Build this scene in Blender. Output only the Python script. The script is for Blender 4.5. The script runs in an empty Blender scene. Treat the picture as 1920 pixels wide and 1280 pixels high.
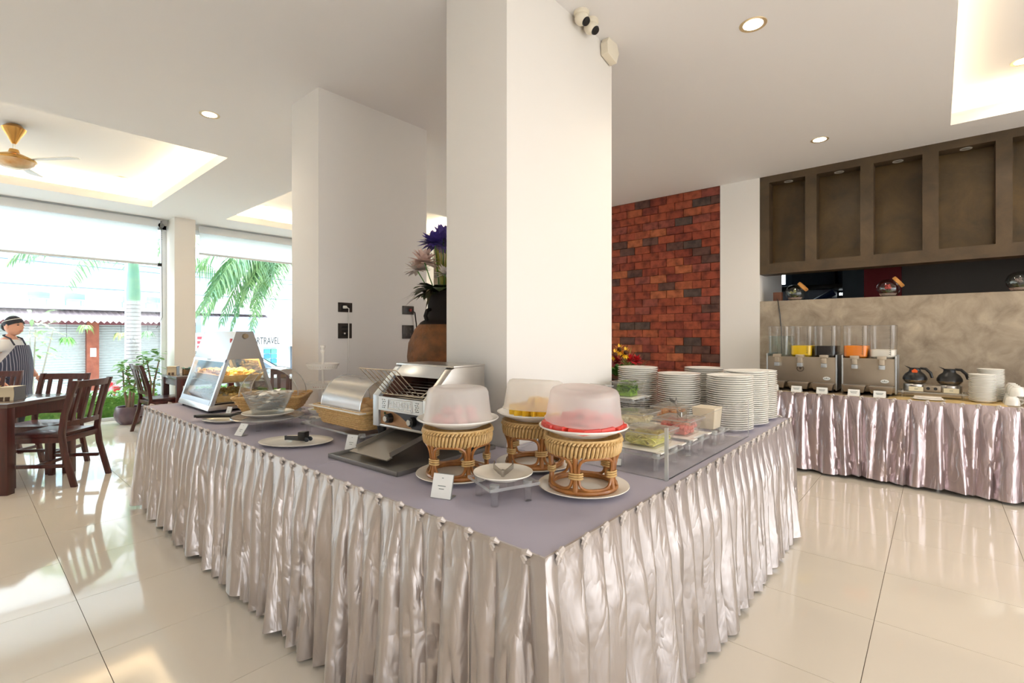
import bpy, bmesh, math, random
from mathutils import Matrix, Vector
PI = math.pi
rnd = random.Random(7)
scene = bpy.context.scene
COL = scene.collection

# ---------------------------------------------------------------- camera
A_YAW = math.atan2(797, 911)
cam_d = bpy.data.cameras.new('camera'); cam = bpy.data.objects.new('camera', cam_d); COL.objects.link(cam)
cam.location = (0, 0, 1.32)
cam.rotation_euler = (PI/2, 0, A_YAW - PI/2)
cam_d.sensor_width = 36; cam_d.lens = 36*911/1920; cam_d.shift_y = -13/1920
cam_d.clip_start = 0.05; cam_d.clip_end = 300
scene.camera = cam
# ---------------------------------------------------------------- world, sun, exposure
world = bpy.data.worlds.new('world'); scene.world = world; world.use_nodes = True
wn = world.node_tree.nodes; wl = world.node_tree.links
bgn = wn['Background']
wtc = wn.new('ShaderNodeTexCoord'); wsep = wn.new('ShaderNodeSeparateXYZ'); wr = wn.new('ShaderNodeValToRGB')
wl.new(wtc.outputs['Generated'], wsep.inputs[0]); wl.new(wsep.outputs['Z'], wr.inputs['Fac']); wl.new(wr.outputs['Color'], bgn.inputs['Color'])
wr.color_ramp.elements[0].position = 0.0; wr.color_ramp.elements[0].color = (1.0, 1.0, 1.0, 1)
wr.color_ramp.elements[1].position = 0.7; wr.color_ramp.elements[1].color = (0.74, 0.86, 1.0, 1)
bgn.inputs['Strength'].default_value = 4.2
sun_d = bpy.data.lights.new('sun_offscreen', 'SUN'); sun = bpy.data.objects.new('sun_offscreen', sun_d); COL.objects.link(sun)
sun_d.energy = 3.0; sun_d.angle = math.radians(4); sun_d.color = (1.0, 0.97, 0.92)
sun.rotation_euler = Vector((-.55, .16, -.82)).to_track_quat('-Z', 'Y').to_euler()     # high, over the kitchen side
vs = scene.view_settings
vs.view_transform = 'Standard'; vs.look = 'None'; vs.gamma = 1.0; vs.use_curve_mapping = False
vs.exposure = 0.33
scene.cycles.use_denoising = True
scene.cycles.transparent_max_bounces = 40
scene.cycles.max_bounces = 10
scene.cycles.diffuse_bounces = 5
scene.cycles.caustics_reflective = False
scene.cycles.caustics_refractive = False
scene.cycles.sample_clamp_indirect = 6.0

# ---------------------------------------------------------------- materials
def lin(c):
    out = []
    for x in c[:3]:
        x = x/255.0
        out.append(x/12.92 if x <= 0.04045 else ((x+0.055)/1.055)**2.4)
    return (out[0], out[1], out[2], 1)
MATS = {}
def P(name, col, rough=0.5, metal=0.0, spec=0.5, var=None, vscale=8.0, vdet=4.0, stretch=None, bump=0.0, bscale=60.0,
      bdist=0.002, objrand=0.0, coat=0.0, sheen=0.0, emit=None, estr=0.0, trans=0.0, aniso=0.0):
    if name in MATS: return MATS[name]
    m = bpy.data.materials.new(name); m.use_nodes = True; MATS[name] = m
    n = m.node_tree.nodes; l = m.node_tree.links; b = n['Principled BSDF']
    b.inputs['Base Color'].default_value = lin(col); b.inputs['Roughness'].default_value = rough
    b.inputs['Metallic'].default_value = metal; b.inputs['Specular IOR Level'].default_value = spec
    b.inputs['Coat Weight'].default_value = coat; b.inputs['Sheen Weight'].default_value = sheen
    b.inputs['Anisotropic'].default_value = aniso
    if emit: b.inputs['Emission Color'].default_value = lin(emit); b.inputs['Emission Strength'].default_value = estr
    tc = n.new('ShaderNodeTexCoord'); src = tc.outputs['Object']
    if stretch:
        mp = n.new('ShaderNodeMapping'); mp.inputs['Scale'].default_value = stretch; l.new(src, mp.inputs['Vector']); src = mp.outputs['Vector']
    colout = None
    if var:
        nz = n.new('ShaderNodeTexNoise'); nz.inputs['Scale'].default_value = vscale; nz.inputs['Detail'].default_value = vdet
        l.new(src, nz.inputs['Vector'])
        cr = n.new('ShaderNodeValToRGB'); l.new(nz.outputs['Fac'], cr.inputs['Fac'])
        cr.color_ramp.elements[0].position = 0.3; cr.color_ramp.elements[0].color = lin(var)
        cr.color_ramp.elements[1].position = 0.7; cr.color_ramp.elements[1].color = lin(col)
        colout = cr.outputs['Color']
    if objrand:
        oi = n.new('ShaderNodeObjectInfo'); hs = n.new('ShaderNodeHueSaturation')
        mr = n.new('ShaderNodeMapRange'); l.new(oi.outputs['Random'], mr.inputs['Value'])
        mr.inputs['To Min'].default_value = 1-objrand; mr.inputs['To Max'].default_value = 1+objrand
        l.new(mr.outputs['Result'], hs.inputs['Value'])
        if colout: l.new(colout, hs.inputs['Color'])
        else: hs.inputs['Color'].default_value = lin(col)
        colout = hs.outputs['Color']
    if colout: l.new(colout, b.inputs['Base Color'])
    if bump:
        nb = n.new('ShaderNodeTexNoise'); nb.inputs['Scale'].default_value = bscale; nb.inputs['Detail'].default_value = 5
        l.new(src, nb.inputs['Vector'])
        bp = n.new('ShaderNodeBump'); bp.inputs['Strength'].default_value = bump; bp.inputs['Distance'].default_value = bdist
        l.new(nb.outputs['Fac'], bp.inputs['Height']); l.new(bp.outputs['Normal'], b.inputs['Normal'])
    return m
def clear(name, tint=(255,255,255), refl=0.06, rough=0.02, haze=0.0, hazecol=(255,255,255), edge=0.38):
    """thin clear plastic or glass: see-through, a reflection that grows at grazing angles, optional milky share"""
    if name in MATS: return MATS[name]
    m = bpy.data.materials.new(name); m.use_nodes = True; MATS[name] = m
    n = m.node_tree.nodes; l = m.node_tree.links; n.remove(n['Principled BSDF']); out = n['Material Output']
    tr = n.new('ShaderNodeBsdfTransparent'); tr.inputs['Color'].default_value = lin(tint)
    gl = n.new('ShaderNodeBsdfGlossy'); gl.inputs['Roughness'].default_value = rough
    lw = n.new('ShaderNodeLayerWeight'); lw.inputs['Blend'].default_value = 0.5
    pw = n.new('ShaderNodeMath'); pw.operation = 'POWER'; pw.inputs[1].default_value = 3.5; l.new(lw.outputs['Facing'], pw.inputs[0])
    ma = n.new('ShaderNodeMath'); ma.operation = 'MULTIPLY_ADD'; ma.inputs[1].default_value = edge; ma.inputs[2].default_value = refl
    l.new(pw.outputs[0], ma.inputs[0])
    base = tr.outputs[0]
    if haze:
        df = n.new('ShaderNodeBsdfDiffuse'); df.inputs['Color'].default_value = lin(hazecol)
        tl = n.new('ShaderNodeBsdfTranslucent'); tl.inputs['Color'].default_value = lin(hazecol)
        m1 = n.new('ShaderNodeMixShader'); m1.inputs[0].default_value = 0.5; l.new(df.outputs[0], m1.inputs[1]); l.new(tl.outputs[0], m1.inputs[2])
        m2 = n.new('ShaderNodeMixShader'); m2.inputs[0].default_value = haze; l.new(base, m2.inputs[1]); l.new(m1.outputs[0], m2.inputs[2])
        base = m2.outputs[0]
    mx = n.new('ShaderNodeMixShader'); l.new(ma.outputs[0], mx.inputs[0]); l.new(base, mx.inputs[1]); l.new(gl.outputs[0], mx.inputs[2])
    l.new(mx.outputs[0], out.inputs['Surface'])
    return m
def emis(name, col, s):
    if name in MATS: return MATS[name]
    m = bpy.data.materials.new(name); m.use_nodes = True; MATS[name] = m
    n = m.node_tree.nodes; n.remove(n['Principled BSDF']); e = n.new('ShaderNodeEmission')
    e.inputs['Color'].default_value = lin(col); e.inputs['Strength'].default_value = s
    m.node_tree.links.new(e.outputs[0], n['Material Output'].inputs['Surface']); return m
def transl(name, col, f=0.5):
    if name in MATS: return MATS[name]
    m = bpy.data.materials.new(name); m.use_nodes = True; MATS[name] = m
    n = m.node_tree.nodes; l = m.node_tree.links; n.remove(n['Principled BSDF'])
    d = n.new('ShaderNodeBsdfDiffuse'); d.inputs['Color'].default_value = lin(col)
    t = n.new('ShaderNodeBsdfTranslucent'); t.inputs['Color'].default_value = lin(col)
    x = n.new('ShaderNodeMixShader'); x.inputs[0].default_value = f
    l.new(d.outputs[0], x.inputs[1]); l.new(t.outputs[0], x.inputs[2]); l.new(x.outputs[0], n['Material Output'].inputs['Surface']); return m

def wall_mat(name, col):
    return P(name, col, 0.75, spec=0.25, bump=0.08, bscale=35, bdist=0.003)
def concrete(name, c1, c2, rough, scale, coat=0.0):
    """trowelled cement: broad clouds, streaks and a low relief"""
    if name in MATS: return MATS[name]
    m = P(name, c1, rough, coat=coat)
    n = m.node_tree.nodes; l = m.node_tree.links; b = n['Principled BSDF']
    tc = n.new('ShaderNodeTexCoord')
    n1 = n.new('ShaderNodeTexNoise'); n1.inputs['Scale'].default_value = scale; n1.inputs['Detail'].default_value = 9; n1.inputs['Roughness'].default_value = 0.62
    n1.inputs['Distortion'].default_value = 0.5
    l.new(tc.outputs['Object'], n1.inputs['Vector'])
    cr = n.new('ShaderNodeValToRGB'); e = cr.color_ramp.elements
    e[0].position = 0.32; e[0].color = lin(c2); e[1].position = 0.68; e[1].color = lin(c1)
    l.new(n1.outputs['Fac'], cr.inputs['Fac']); l.new(cr.outputs['Color'], b.inputs['Base Color'])
    bp = n.new('ShaderNodeBump'); bp.inputs['Strength'].default_value = 0.35; bp.inputs['Distance'].default_value = 0.012
    l.new(n1.outputs['Fac'], bp.inputs['Height']); l.new(bp.outputs['Normal'], b.inputs['Normal'])
    return m
def satin(name, col, dark, rough=0.30, metal=0.85):
    """shiny skirting cloth: soft lustre with fine diagonal creases"""
    if name in MATS: return MATS[name]
    m = P(name, col, rough, metal=metal, sheen=0.3)
    n = m.node_tree.nodes; l = m.node_tree.links; b = n['Principled BSDF']
    tc = n.new('ShaderNodeTexCoord'); mp = n.new('ShaderNodeMapping'); mp.inputs['Rotation'].default_value = (0.7, 0.75, 0.3); mp.inputs['Scale'].default_value = (3, 3, 1.0)
    l.new(tc.outputs['Object'], mp.inputs['Vector'])
    n1 = n.new('ShaderNodeTexNoise'); n1.inputs['Scale'].default_value = 4.0; n1.inputs['Detail'].default_value = 3; n1.inputs['Distortion'].default_value = 0.5
    l.new(mp.outputs['Vector'], n1.inputs['Vector'])
    ab = n.new('ShaderNodeMath'); ab.operation = 'SUBTRACT'; ab.inputs[1].default_value = 0.5; l.new(n1.outputs['Fac'], ab.inputs[0])
    a2 = n.new('ShaderNodeMath'); a2.operation = 'ABSOLUTE'; l.new(ab.outputs[0], a2.inputs[0])
    bp = n.new('ShaderNodeBump'); bp.inputs['Strength'].default_value = 0.5; bp.inputs['Distance'].default_value = 0.03
    l.new(a2.outputs[0], bp.inputs['Height']); l.new(bp.outputs['Normal'], b.inputs['Normal'])
    return m

M_WALL = wall_mat('wall_paint', (240, 235, 229))
M_CEIL = P('ceiling_paint', (241, 238, 237), 0.8, spec=0.2)
M_GROUT = P('grout', (120, 98, 76), 0.8)
M_TILE = P('floor_tile', (244, 233, 217), 0.07, spec=0.55, var=(240, 228, 211), vscale=1.5, objrand=0.015, coat=0.25)
M_CONC = concrete('cement', (182, 168, 148), (132, 118, 102), 0.5, 4.5)
M_BRONZE = concrete('bronze_cement', (90, 72, 49), (66, 52, 36), 0.5, 4.0)
M_BRICK = None
M_SATIN = satin('champagne_satin', (188, 180, 177), (150, 135, 130))
M_SATIN2 = satin('pink_satin', (194, 178, 180), (150, 130, 130))
M_CLOTH = P('mauve_cloth', (180, 175, 189), 0.85, spec=0.2, var=(174, 169, 184), vscale=3, bump=0.15, bscale=400, bdist=0.0005)
M_CLOTH2 = P('tan_cloth', (176, 158, 134), 0.85, spec=0.2)
M_CHINA = P('white_china', (246, 243, 236), 0.12, spec=0.6)
M_CHINA2 = P('cream_china', (244, 238, 226), 0.14, spec=0.6)
M_STEEL = P('brushed_steel', (196, 192, 186), 0.28, metal=0.95, bump=0.06, bscale=40, stretch=(1, 1, 30))
M_STEELB = P('satin_steel', (200, 206, 212), 0.34, metal=0.8)
M_CHROME = P('chrome', (176, 174, 172), 0.15, metal=1.0)
M_DARK = P('black_plastic', (24, 23, 24), 0.35)
M_RATTAN = P('rattan_weave', (222, 188, 132), 0.5, var=(198, 158, 98), vscale=60)
M_CANE = P('cane', (182, 122, 62), 0.35, var=(140, 84, 36), vscale=25, coat=0.3)
M_WICKER = P('wicker', (226, 190, 132), 0.55, var=(200, 158, 98), vscale=90)
M_WOOD = P('dark_wood', (78, 30, 26), 0.32, var=(56, 20, 18), vscale=4, stretch=(12, 12, 1), coat=0.15)
M_ACR = clear('acrylic', (255, 255, 254), 0.02, 0.02, haze=.015, edge=.18)
M_ACRL = clear('acrylic_leg', (254, 254, 254), 0.06, 0.03, haze=.02, edge=.7)
M_ACRE = clear('acrylic_edge', (235, 240, 238), 0.18, 0.08, haze=0.35)
M_FROST = clear('frosted_plastic', (255, 252, 248), 0.05, 0.25, haze=0.50, hazecol=(255, 255, 255), edge=0.2)
M_GLASS = clear('window_glass', (250, 253, 252), 0.02, 0.0, edge=0.25)
M_PAPER = P('card_paper', (240, 240, 236), 0.6)
M_PRINT = P('card_print', (120, 128, 124), 0.7)
M_WHITEP = P('white_plastic', (236, 233, 226), 0.4)
M_LEAF = P('leaf_green', (62, 120, 48), 0.5, var=(104, 160, 70), vscale=20)
M_DARKLEAF = P('dark_leaf', (40, 66, 34), 0.45, var=(74, 84, 48), vscale=14)

# ---------------------------------------------------------------- mesh builder
class MB:
    def __init__(s): s.v = []; s.f = []; s.m = []; s.mi = 0; s.T = Matrix.Identity(4)
    def add(s, vs, fs, mi=None):
        b = len(s.v); T = s.T
        s.v += [tuple(T @ Vector(v)) for v in vs]
        for k, f in enumerate(fs):
            s.f.append(tuple(b+i for i in f)); s.m.append(s.mi if mi is None else (mi[k] if isinstance(mi, (list, tuple)) else mi))
        return s
    def box(s, x0, x1, y0, y1, z0, z1, edge=None):
        """edge: axis 'x','y','z' whose two faces are the broad ones; the others take material 1"""
        v = [(x0,y0,z0),(x1,y0,z0),(x1,y1,z0),(x0,y1,z0),(x0,y0,z1),(x1,y0,z1),(x1,y1,z1),(x0,y1,z1)]
        f = [(0,3,2,1),(4,5,6,7),(0,1,5,4),(2,3,7,6),(1,2,6,5),(3,0,4,7)]
        mi = None
        if edge: mi = {'z':[0,0,1,1,1,1],'y':[1,1,0,0,1,1],'x':[1,1,1,1,0,0]}[edge]
        return s.add(v, f, mi)
    def cbox(s, c, sz): return s.box(c[0]-sz[0]/2, c[0]+sz[0]/2, c[1]-sz[1]/2, c[1]+sz[1]/2, c[2]-sz[2]/2, c[2]+sz[2]/2)
    def frustum(s, a, b, z0, z1, cap=True):
        """a, b: (x0,x1,y0,y1) bottom and top rectangles"""
        v = [(a[0],a[2],z0),(a[1],a[2],z0),(a[1],a[3],z0),(a[0],a[3],z0),(b[0],b[2],z1),(b[1],b[2],z1),(b[1],b[3],z1),(b[0],b[3],z1)]
        f = [(0,1,5,4),(2,3,7,6),(1,2,6,5),(3,0,4,7)]
        if cap: f += [(0,3,2,1),(4,5,6,7)]
        return s.add(v, f)
    def prism(s, poly, h0, h1, axis='z'):
        n = len(poly)
        def q(p, h): return {'z':(p[0],p[1],h),'y':(p[0],h,p[1]),'x':(h,p[0],p[1])}[axis]
        v = [q(p,h0) for p in poly]+[q(p,h1) for p in poly]
        f = [tuple(range(n-1,-1,-1)), tuple(range(n,2*n))]+[(i,(i+1)%n,n+(i+1)%n,n+i) for i in range(n)]
        return s.add(v, f)
    def lathe(s, prof, n=32, c=(0,0,0), sx=1, sy=1, a0=0, a1=2*PI):
        full = abs(a1-a0-2*PI) < 1e-6; m = n if full else n+1
        v = []; 
        for (r, z) in prof:
            for i in range(m):
                a = a0+(a1-a0)*i/n; v.append((c[0]+r*math.cos(a)*sx, c[1]+r*math.sin(a)*sy, c[2]+z))
        f = []
        for j in range(len(prof)-1):
            for i in range(n if full else n):
                i2 = (i+1) % m if full else i+1
                f.append((j*m+i, j*m+i2, (j+1)*m+i2, (j+1)*m+i))
        if full and prof[0][0] > 1e-6 and prof[0][0] < 0: pass
        return s.add(v, f)
    def tube(s, pts, r, n=8, closed=False, cap=True):
        P_ = [Vector(p) for p in pts]; k = len(P_)
        rs = r if isinstance(r, (list, tuple)) else [r]*k
        v = []; up = None
        for i in range(k):
            if closed: t = P_[(i+1)%k]-P_[i-1]
            else: t = P_[min(i+1,k-1)]-P_[max(i-1,0)]
            if t.length < 1e-9: t = Vector((0,0,1))
            t.normalize()
            if up is None:
                up = Vector((0,0,1)) if abs(t.z) < 0.9 else Vector((1,0,0))
            sx = t.cross(up); 
            if sx.length < 1e-6: sx = t.cross(Vector((0.3,1,0.2)))
            sx.normalize(); up = sx.cross(t).normalized()
            for j in range(n):
                a = 2*PI*j/n; v.append(tuple(P_[i]+sx*math.cos(a)*rs[i]+up*math.sin(a)*rs[i]))
        f = []
        for i in range(k if closed else k-1):
            i2 = (i+1) % k
            for j in range(n):
                j2 = (j+1) % n; f.append((i*n+j, i*n+j2, i2*n+j2, i2*n+j))
        if cap and not closed:
            f.append(tuple(range(n-1,-1,-1))); f.append(tuple((k-1)*n+j for j in range(n)))
        return s.add(v, f)
    def cyl(s, p0, p1, r, r1=None, n=16): return s.tube([p0,p1], [r, r if r1 is None else r1], n)
    def ball(s, c, r, n=12, m=8):
        r3 = r if isinstance(r, (list,tuple)) else (r,r,r)
        v = []; f = []
        for j in range(m+1):
            t = PI*j/m
            for i in range(n):
                a = 2*PI*i/n; v.append((c[0]+r3[0]*math.sin(t)*math.cos(a), c[1]+r3[1]*math.sin(t)*math.sin(a), c[2]-r3[2]*math.cos(t)))
        for j in range(m):
            for i in range(n): f.append((j*n+i, j*n+(i+1)%n, (j+1)*n+(i+1)%n, (j+1)*n+i))
        return s.add(v, f)
    def grid(s, fn, nu, nv):
        v = [fn(i/nu, j/nv) for j in range(nv+1) for i in range(nu+1)]
        f = [(j*(nu+1)+i, j*(nu+1)+i+1, (j+1)*(nu+1)+i+1, (j+1)*(nu+1)+i) for j in range(nv) for i in range(nu)]
        return s.add(v, f)
    def mesh(s, name, mats, bevel=0.0, smooth=True, ang=40, merge=False):
        me = bpy.data.meshes.new(name); me.from_pydata(s.v, [], s.f)
        for m in (mats if isinstance(mats, (list,tuple)) else [mats]): me.materials.append(m)
        if any(s.m): me.polygons.foreach_set('material_index', s.m)
        if bevel or merge:
            bm = bmesh.new(); bm.from_mesh(me)
            if merge: bmesh.ops.remove_doubles(bm, verts=bm.verts, dist=1e-5)
            if bevel:
                ed = [e for e in bm.edges if len(e.link_faces) == 2 and e.calc_face_angle(0) > 0.5]
                bmesh.ops.bevel(bm, geom=ed, offset=bevel, offset_type='OFFSET', segments=2, profile=0.6, affect='EDGES', clamp_overlap=True)
            bm.to_mesh(me); bm.free()
        if smooth:
            me.polygons.foreach_set('use_smooth', [True]*len(me.polygons))
            me.set_sharp_from_angle(angle=math.radians(min(ang, 20) if bevel else ang))
        me.update(); return me
    def build(s, name, mats, parent=None, **kw):
        return obj(name, s.mesh(name, mats, **kw), parent)
def obj(name, me, parent=None):
    o = bpy.data.objects.new(name, me); COL.objects.link(o)
    if parent: o.parent = parent
    return o
def tag(o, label=None, cat=None, group=None, kind=None):
    if label: o['label'] = label
    if cat: o['category'] = cat
    if group: o['group'] = group
    if kind: o['kind'] = kind
    return o
def thing(name, label, cat, loc=(0,0,0), rz=0.0, group=None):
    o = bpy.data.objects.new(name, None); COL.objects.link(o); o.empty_display_size = 0.1
    o.location = loc; o.rotation_euler = (0, 0, rz)
    return tag(o, label, cat, group)
def copy_tree(o, parent=None):
    c = o.copy(); COL.objects.link(c); c.parent = parent
    for ch in o.children: copy_tree(ch, c)
    return c
def place(o, loc, rz=0.0, label=None, group=None):
    o.location = loc; o.rotation_euler = (0, 0, rz)
    if label: o['label'] = label
    if group: o['group'] = group
    return o
def struct(mb, name, mat, parent=None, **kw):
    o = mb.build(name, mat, parent, **kw)
    if parent is None: o['kind'] = 'structure'
    return o
def rot(axis, deg): return Matrix.Rotation(math.radians(deg), 4, axis)
def mv(x, y, z): return Matrix.Translation((x, y, z))
def text_mesh(body, size, mat, extrude=0.001, align='CENTER'):
    cu = bpy.data.curves.new('lettering', 'FONT'); cu.body = body; cu.size = size; cu.extrude = extrude; cu.align_x = align; cu.align_y = 'CENTER'
    o = bpy.data.objects.new('lettering', cu); COL.objects.link(o)
    bpy.context.view_layer.update()
    me = bpy.data.meshes.new_from_object(o.evaluated_get(bpy.context.evaluated_depsgraph_get()))
    bpy.data.objects.remove(o); me.materials.clear(); me.materials.append(mat); return me
# shared camera maths, used to choose which repeats are in view
CC, SS = math.cos(A_YAW), math.sin(A_YAW)
def project(x, y, z):
    d = x*CC+y*SS; l_ = x*SS-y*CC
    return (960+911*l_/d, 627-911*(z-1.32)/d, d) if d > 0.05 else (1e9, 1e9, d)
# ================================================================ SETTING
H = 3.18; XW = 6.28; YW = 9.5; X0, Y0 = -4.0, -4.6
TT = 0.76                                        # buffet table height
# ---------------- floor: 60 cm polished tiles, each one a part where it shows
floor = struct(MB().box(X0, 9.6, Y0, 9.62, -0.12, -0.006), 'floor', M_GROUT, smooth=False)
tile_me = MB().box(0, 0.5975, 0, 0.5975, -0.008, 0.0).mesh('tile', M_TILE, smooth=False)
rest = MB(); shown = []
gx0 = 0.394-0.6*8; gy0 = 0.22-0.6*9
for i in range(24):
    for j in range(30):
        x, y = gx0+0.6*i, gy0+0.6*j
        if x+0.6 < X0 or x > 6.3 or y+0.6 < Y0 or y+0.6 > 10.1: continue
        yl = min(0.5975, 9.6-y)
        pp = [project(x+a, y+b, 0) for a in (0, 0.3, 0.6) for b in (0, 0.3, 0.6)]
        vis = any(-5 < p[0] < 1925 and p[1] < 1290 and p[2] > 0.3 for p in pp)
        if x > 0.95 and x+0.6 < 3.62 and y > 0.74 and y+0.6 < 4.7: vis = False
        if vis and yl > 0.59 and x+0.6 < 6.4: shown.append((max(p[1] for p in pp if p[2] > 0.3), x, y))
        else: rest.box(x, x+0.5975, y, y+yl, -0.008, 0.0)
shown.sort(reverse=True)
for k, (_, x, y) in enumerate(shown):
    if k < 300: obj('tile', tile_me, floor).location = (x, y, 0)
    else: rest.box(x, x+0.5975, y, y+0.5975, -0.008, 0.0)
tag(rest.build('tile_field', M_TILE, floor, smooth=False), kind='stuff')

# ---------------- ceiling with three sunk light trays
def cells(mb, xs, ys, holes, z0, z1):
    for i in range(len(xs)-1):
        for j in range(len(ys)-1):
            cx, cy = (xs[i]+xs[i+1])/2, (ys[j]+ys[j+1])/2
            if any(h[0] < cx < h[1] and h[2] < cy < h[3] for h in holes): continue
            mb.box(xs[i], xs[i+1], ys[j], ys[j+1], z0, z1)
TRAYS = [(-1.6, 1.88, 5.62, 8.64), (2.86, 6.02, 5.85, 8.64), (0.9, 5.82, -3.9, -0.09)]
COLS = [(1.79, 2.82, 1.60, 2.05), (1.79, 2.82, 3.50, 3.94)]
xs = sorted({X0, XW}.union(*[{t[0], t[1]} for t in TRAYS])); ys = sorted({Y0, YW}.union(*[{t[2], t[3]} for t in TRAYS]))
mb = MB(); cells(mb, xs, ys, TRAYS, H, H+0.07)
ceiling = struct(mb, 'ceiling', M_CEIL, smooth=False)
ZT = 3.46; PK = 0.17
for t in TRAYS:
    m = MB(); m.box(t[0]-PK, t[1]+PK, t[2]-PK, t[3]+PK, ZT, ZT+0.05)
    for b in ((t[0]-PK-.04, t[0]-PK, t[2]-PK, t[3]+PK), (t[1]+PK, t[1]+PK+.04, t[2]-PK, t[3]+PK), (t[0]-PK, t[1]+PK, t[2]-PK-.04, t[2]-PK), (t[0]-PK, t[1]+PK, t[3]+PK, t[3]+PK+.04)):
        m.box(*b, H+0.07, ZT+0.05)
    # small upstand along the opening that hides the strip lamps
    for b in ((t[0]-.03, t[0]-.002, t[2]-.03, t[3]+.03), (t[1]+.002, t[1]+.03, t[2]-.03, t[3]+.03), (t[0]-.002, t[1]+.002, t[2]-.03, t[2]-.002), (t[0]-.002, t[1]+.002, t[3]+.002, t[3]+.03)):
        m.box(*b, H+.071, H+0.105)
    m.build('light_tray', M_CEIL, ceiling, smooth=False)
struct(MB().box(X0-.3, 10.2, Y0-.3, YW+.25, 3.62, 3.85), 'ceiling_roof_blocker', M_CEIL, smooth=False)  # unseen slab over the whole building, added to block light from above
COVE_W = 1.0
COVE = []
def cove_lamp(x0, x1, y0, y1, e):
    seen = False
    for k in range(21):
        p = project(x0+(x1-x0)*k/20, y0+(y1-y0)*k/20, H+.1); seen = seen or (p[2] > .1 and 0 < p[0] < 1920 and 0 < p[1] < 1280)
    nm = 'strip_lamp' if seen else 'strip_lamp_offscreen'
    d = bpy.data.lights.new(nm, 'AREA'); o = bpy.data.objects.new(nm, d); COL.objects.link(o)
    d.shape = 'RECTANGLE'; lx, ly = x1-x0, y1-y0; d.size, d.size_y = lx, ly
    d.energy = e*max(lx, ly); d.color = (1.0, 0.78, 0.46)
    o.location = ((x0+x1)/2, (y0+y1)/2, H+0.10); o.rotation_euler = (PI, 0, 0)
    return o
for t in TRAYS:
    a = 0.06; b = 0.13; e = 1.7 if t[2] < 0 else 7.0
    cove_lamp(t[0], t[1], t[2]-b, t[2]-a, e); cove_lamp(t[0], t[1], t[3]+a, t[3]+b, e)
    cove_lamp(t[0]-b, t[0]-a, t[2], t[3], e); cove_lamp(t[1]+a, t[1]+b, t[2], t[3], e)

# ---------------- columns
for k, c in enumerate(COLS):
    struct(MB().box(*c, 0, H+0.02), 'wall_column_%s' % ('front', 'rear')[k], M_WALL, bevel=0.004)
struct(MB().box(2.27, 2.56, 9.08, 9.62, 0, H+0.02), 'wall_pier', M_WALL, bevel=0.004)

# ---------------- back wall: brick panel, white pier, cement half wall, cement niches above a serving hatch
m = MB(); m.box(XW+.045, XW+.25, 2.04, 4.4, 0, H+.05); m.box(XW, XW+.25, 1.585, 2.04, 0, H+.05); m.box(XW, XW+.25, 4.4, 9.7, 0, H+.05)
m.box(XW, XW+.25, Y0, -3.6, 0, H+.05)
wall_back = struct(m, 'wall_back', M_WALL, smooth=False)
struct(MB().box(XW-.02, XW, 6.3, 7.55, 0, 3.12), 'wall_cement_panel', M_BRONZE, smooth=False)
struct(MB().box(XW, XW+.18, -3.6, 1.585, 0, 1.712), 'wall_half_height', M_CONC, bevel=0.006)
# brick panel
def brick_material():
    m = P('brick_clay', (178, 82, 50), 0.78, spec=0.3, bump=0.5, bscale=45, bdist=0.006)
    n = m.node_tree.nodes; l = m.node_tree.links; b = n['Principled BSDF']
    oi = n.new('ShaderNodeObjectInfo'); cr = n.new('ShaderNodeValToRGB'); l.new(oi.outputs['Random'], cr.inputs['Fac'])
    cr.color_ramp.interpolation = 'CONSTANT'
    cols = [(156,78,54),(146,70,50),(166,90,60),(136,64,48),(154,76,56),(98,68,60),(148,72,50),(174,100,66),(130,62,50),(88,72,66),(160,84,60),(142,76,64)]
    e = cr.color_ramp.elements; e[0].color = lin(cols[0]); e[1].position = 1/len(cols); e[1].color = lin(cols[1])
    for k in range(2, len(cols)): q = e.new(k/len(cols)); q.color = lin(cols[k])
    tc = n.new('ShaderNodeTexCoord'); ad = n.new('ShaderNodeVectorMath'); ad.operation = 'ADD'
    l.new(tc.outputs['Object'], ad.inputs[0]); l.new(oi.outputs['Location'], ad.inputs[1])
    nz = n.new('ShaderNodeTexNoise'); nz.inputs['Scale'].default_value = 11; nz.inputs['Detail'].default_value = 6; l.new(ad.outputs[0], nz.inputs['Vector'])
    r2 = n.new('ShaderNodeValToRGB'); l.new(nz.outputs['Fac'], r2.inputs['Fac'])
    r2.color_ramp.elements[0].position = 0.32; r2.color_ramp.elements[0].color = (0.30, 0.26, 0.25, 1)
    r2.color_ramp.elements[1].position = 0.58; r2.color_ramp.elements[1].color = (1.08, 1.02, 1.0, 1)
    mx = n.new('ShaderNodeMixRGB'); mx.blend_type = 'MULTIPLY'; mx.inputs[0].default_value = 0.75
    l.new(cr.outputs['Color'], mx.inputs[1]); l.new(r2.outputs['Color'], mx.inputs[2]); l.new(mx.outputs[0], b.inputs['Base Color'])
    return m
M_BRICK = brick_material()
wall_brick = struct(MB().box(XW+.03, XW+.046, 2.04, 4.4, 0, H+.01), 'wall_brick', P('mortar', (128, 84, 64), 0.9), smooth=False)
def brick_me(w, hh, seed):
    r = random.Random(seed); m = MB(); j = lambda s: r.uniform(-s, s)
    q = [(0+j(.003), 0+j(.003)), (w+j(.003), 0+j(.003)), (w+j(.003), hh+j(.003)), (0+j(.003), hh+j(.003))]
    m.prism(q, -0.02, 0.035+j(.004), axis='x'); m.v = [(-x, y, z) for x, y, z in m.v]; m.f = [f[::-1] for f in m.f]
    return m.mesh('brick', M_BRICK, bevel=0.004)
RH = 0.1052; BL = 0.232
full = [brick_me(BL-.005, RH-.005, k) for k in range(5)]; half = [brick_me(BL/2-.005, RH-.005, 20+k) for k in range(3)]
low = MB(); rb = random.Random(3)
nrow = int(math.ceil(3.178/RH)); zt = 3.178
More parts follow.
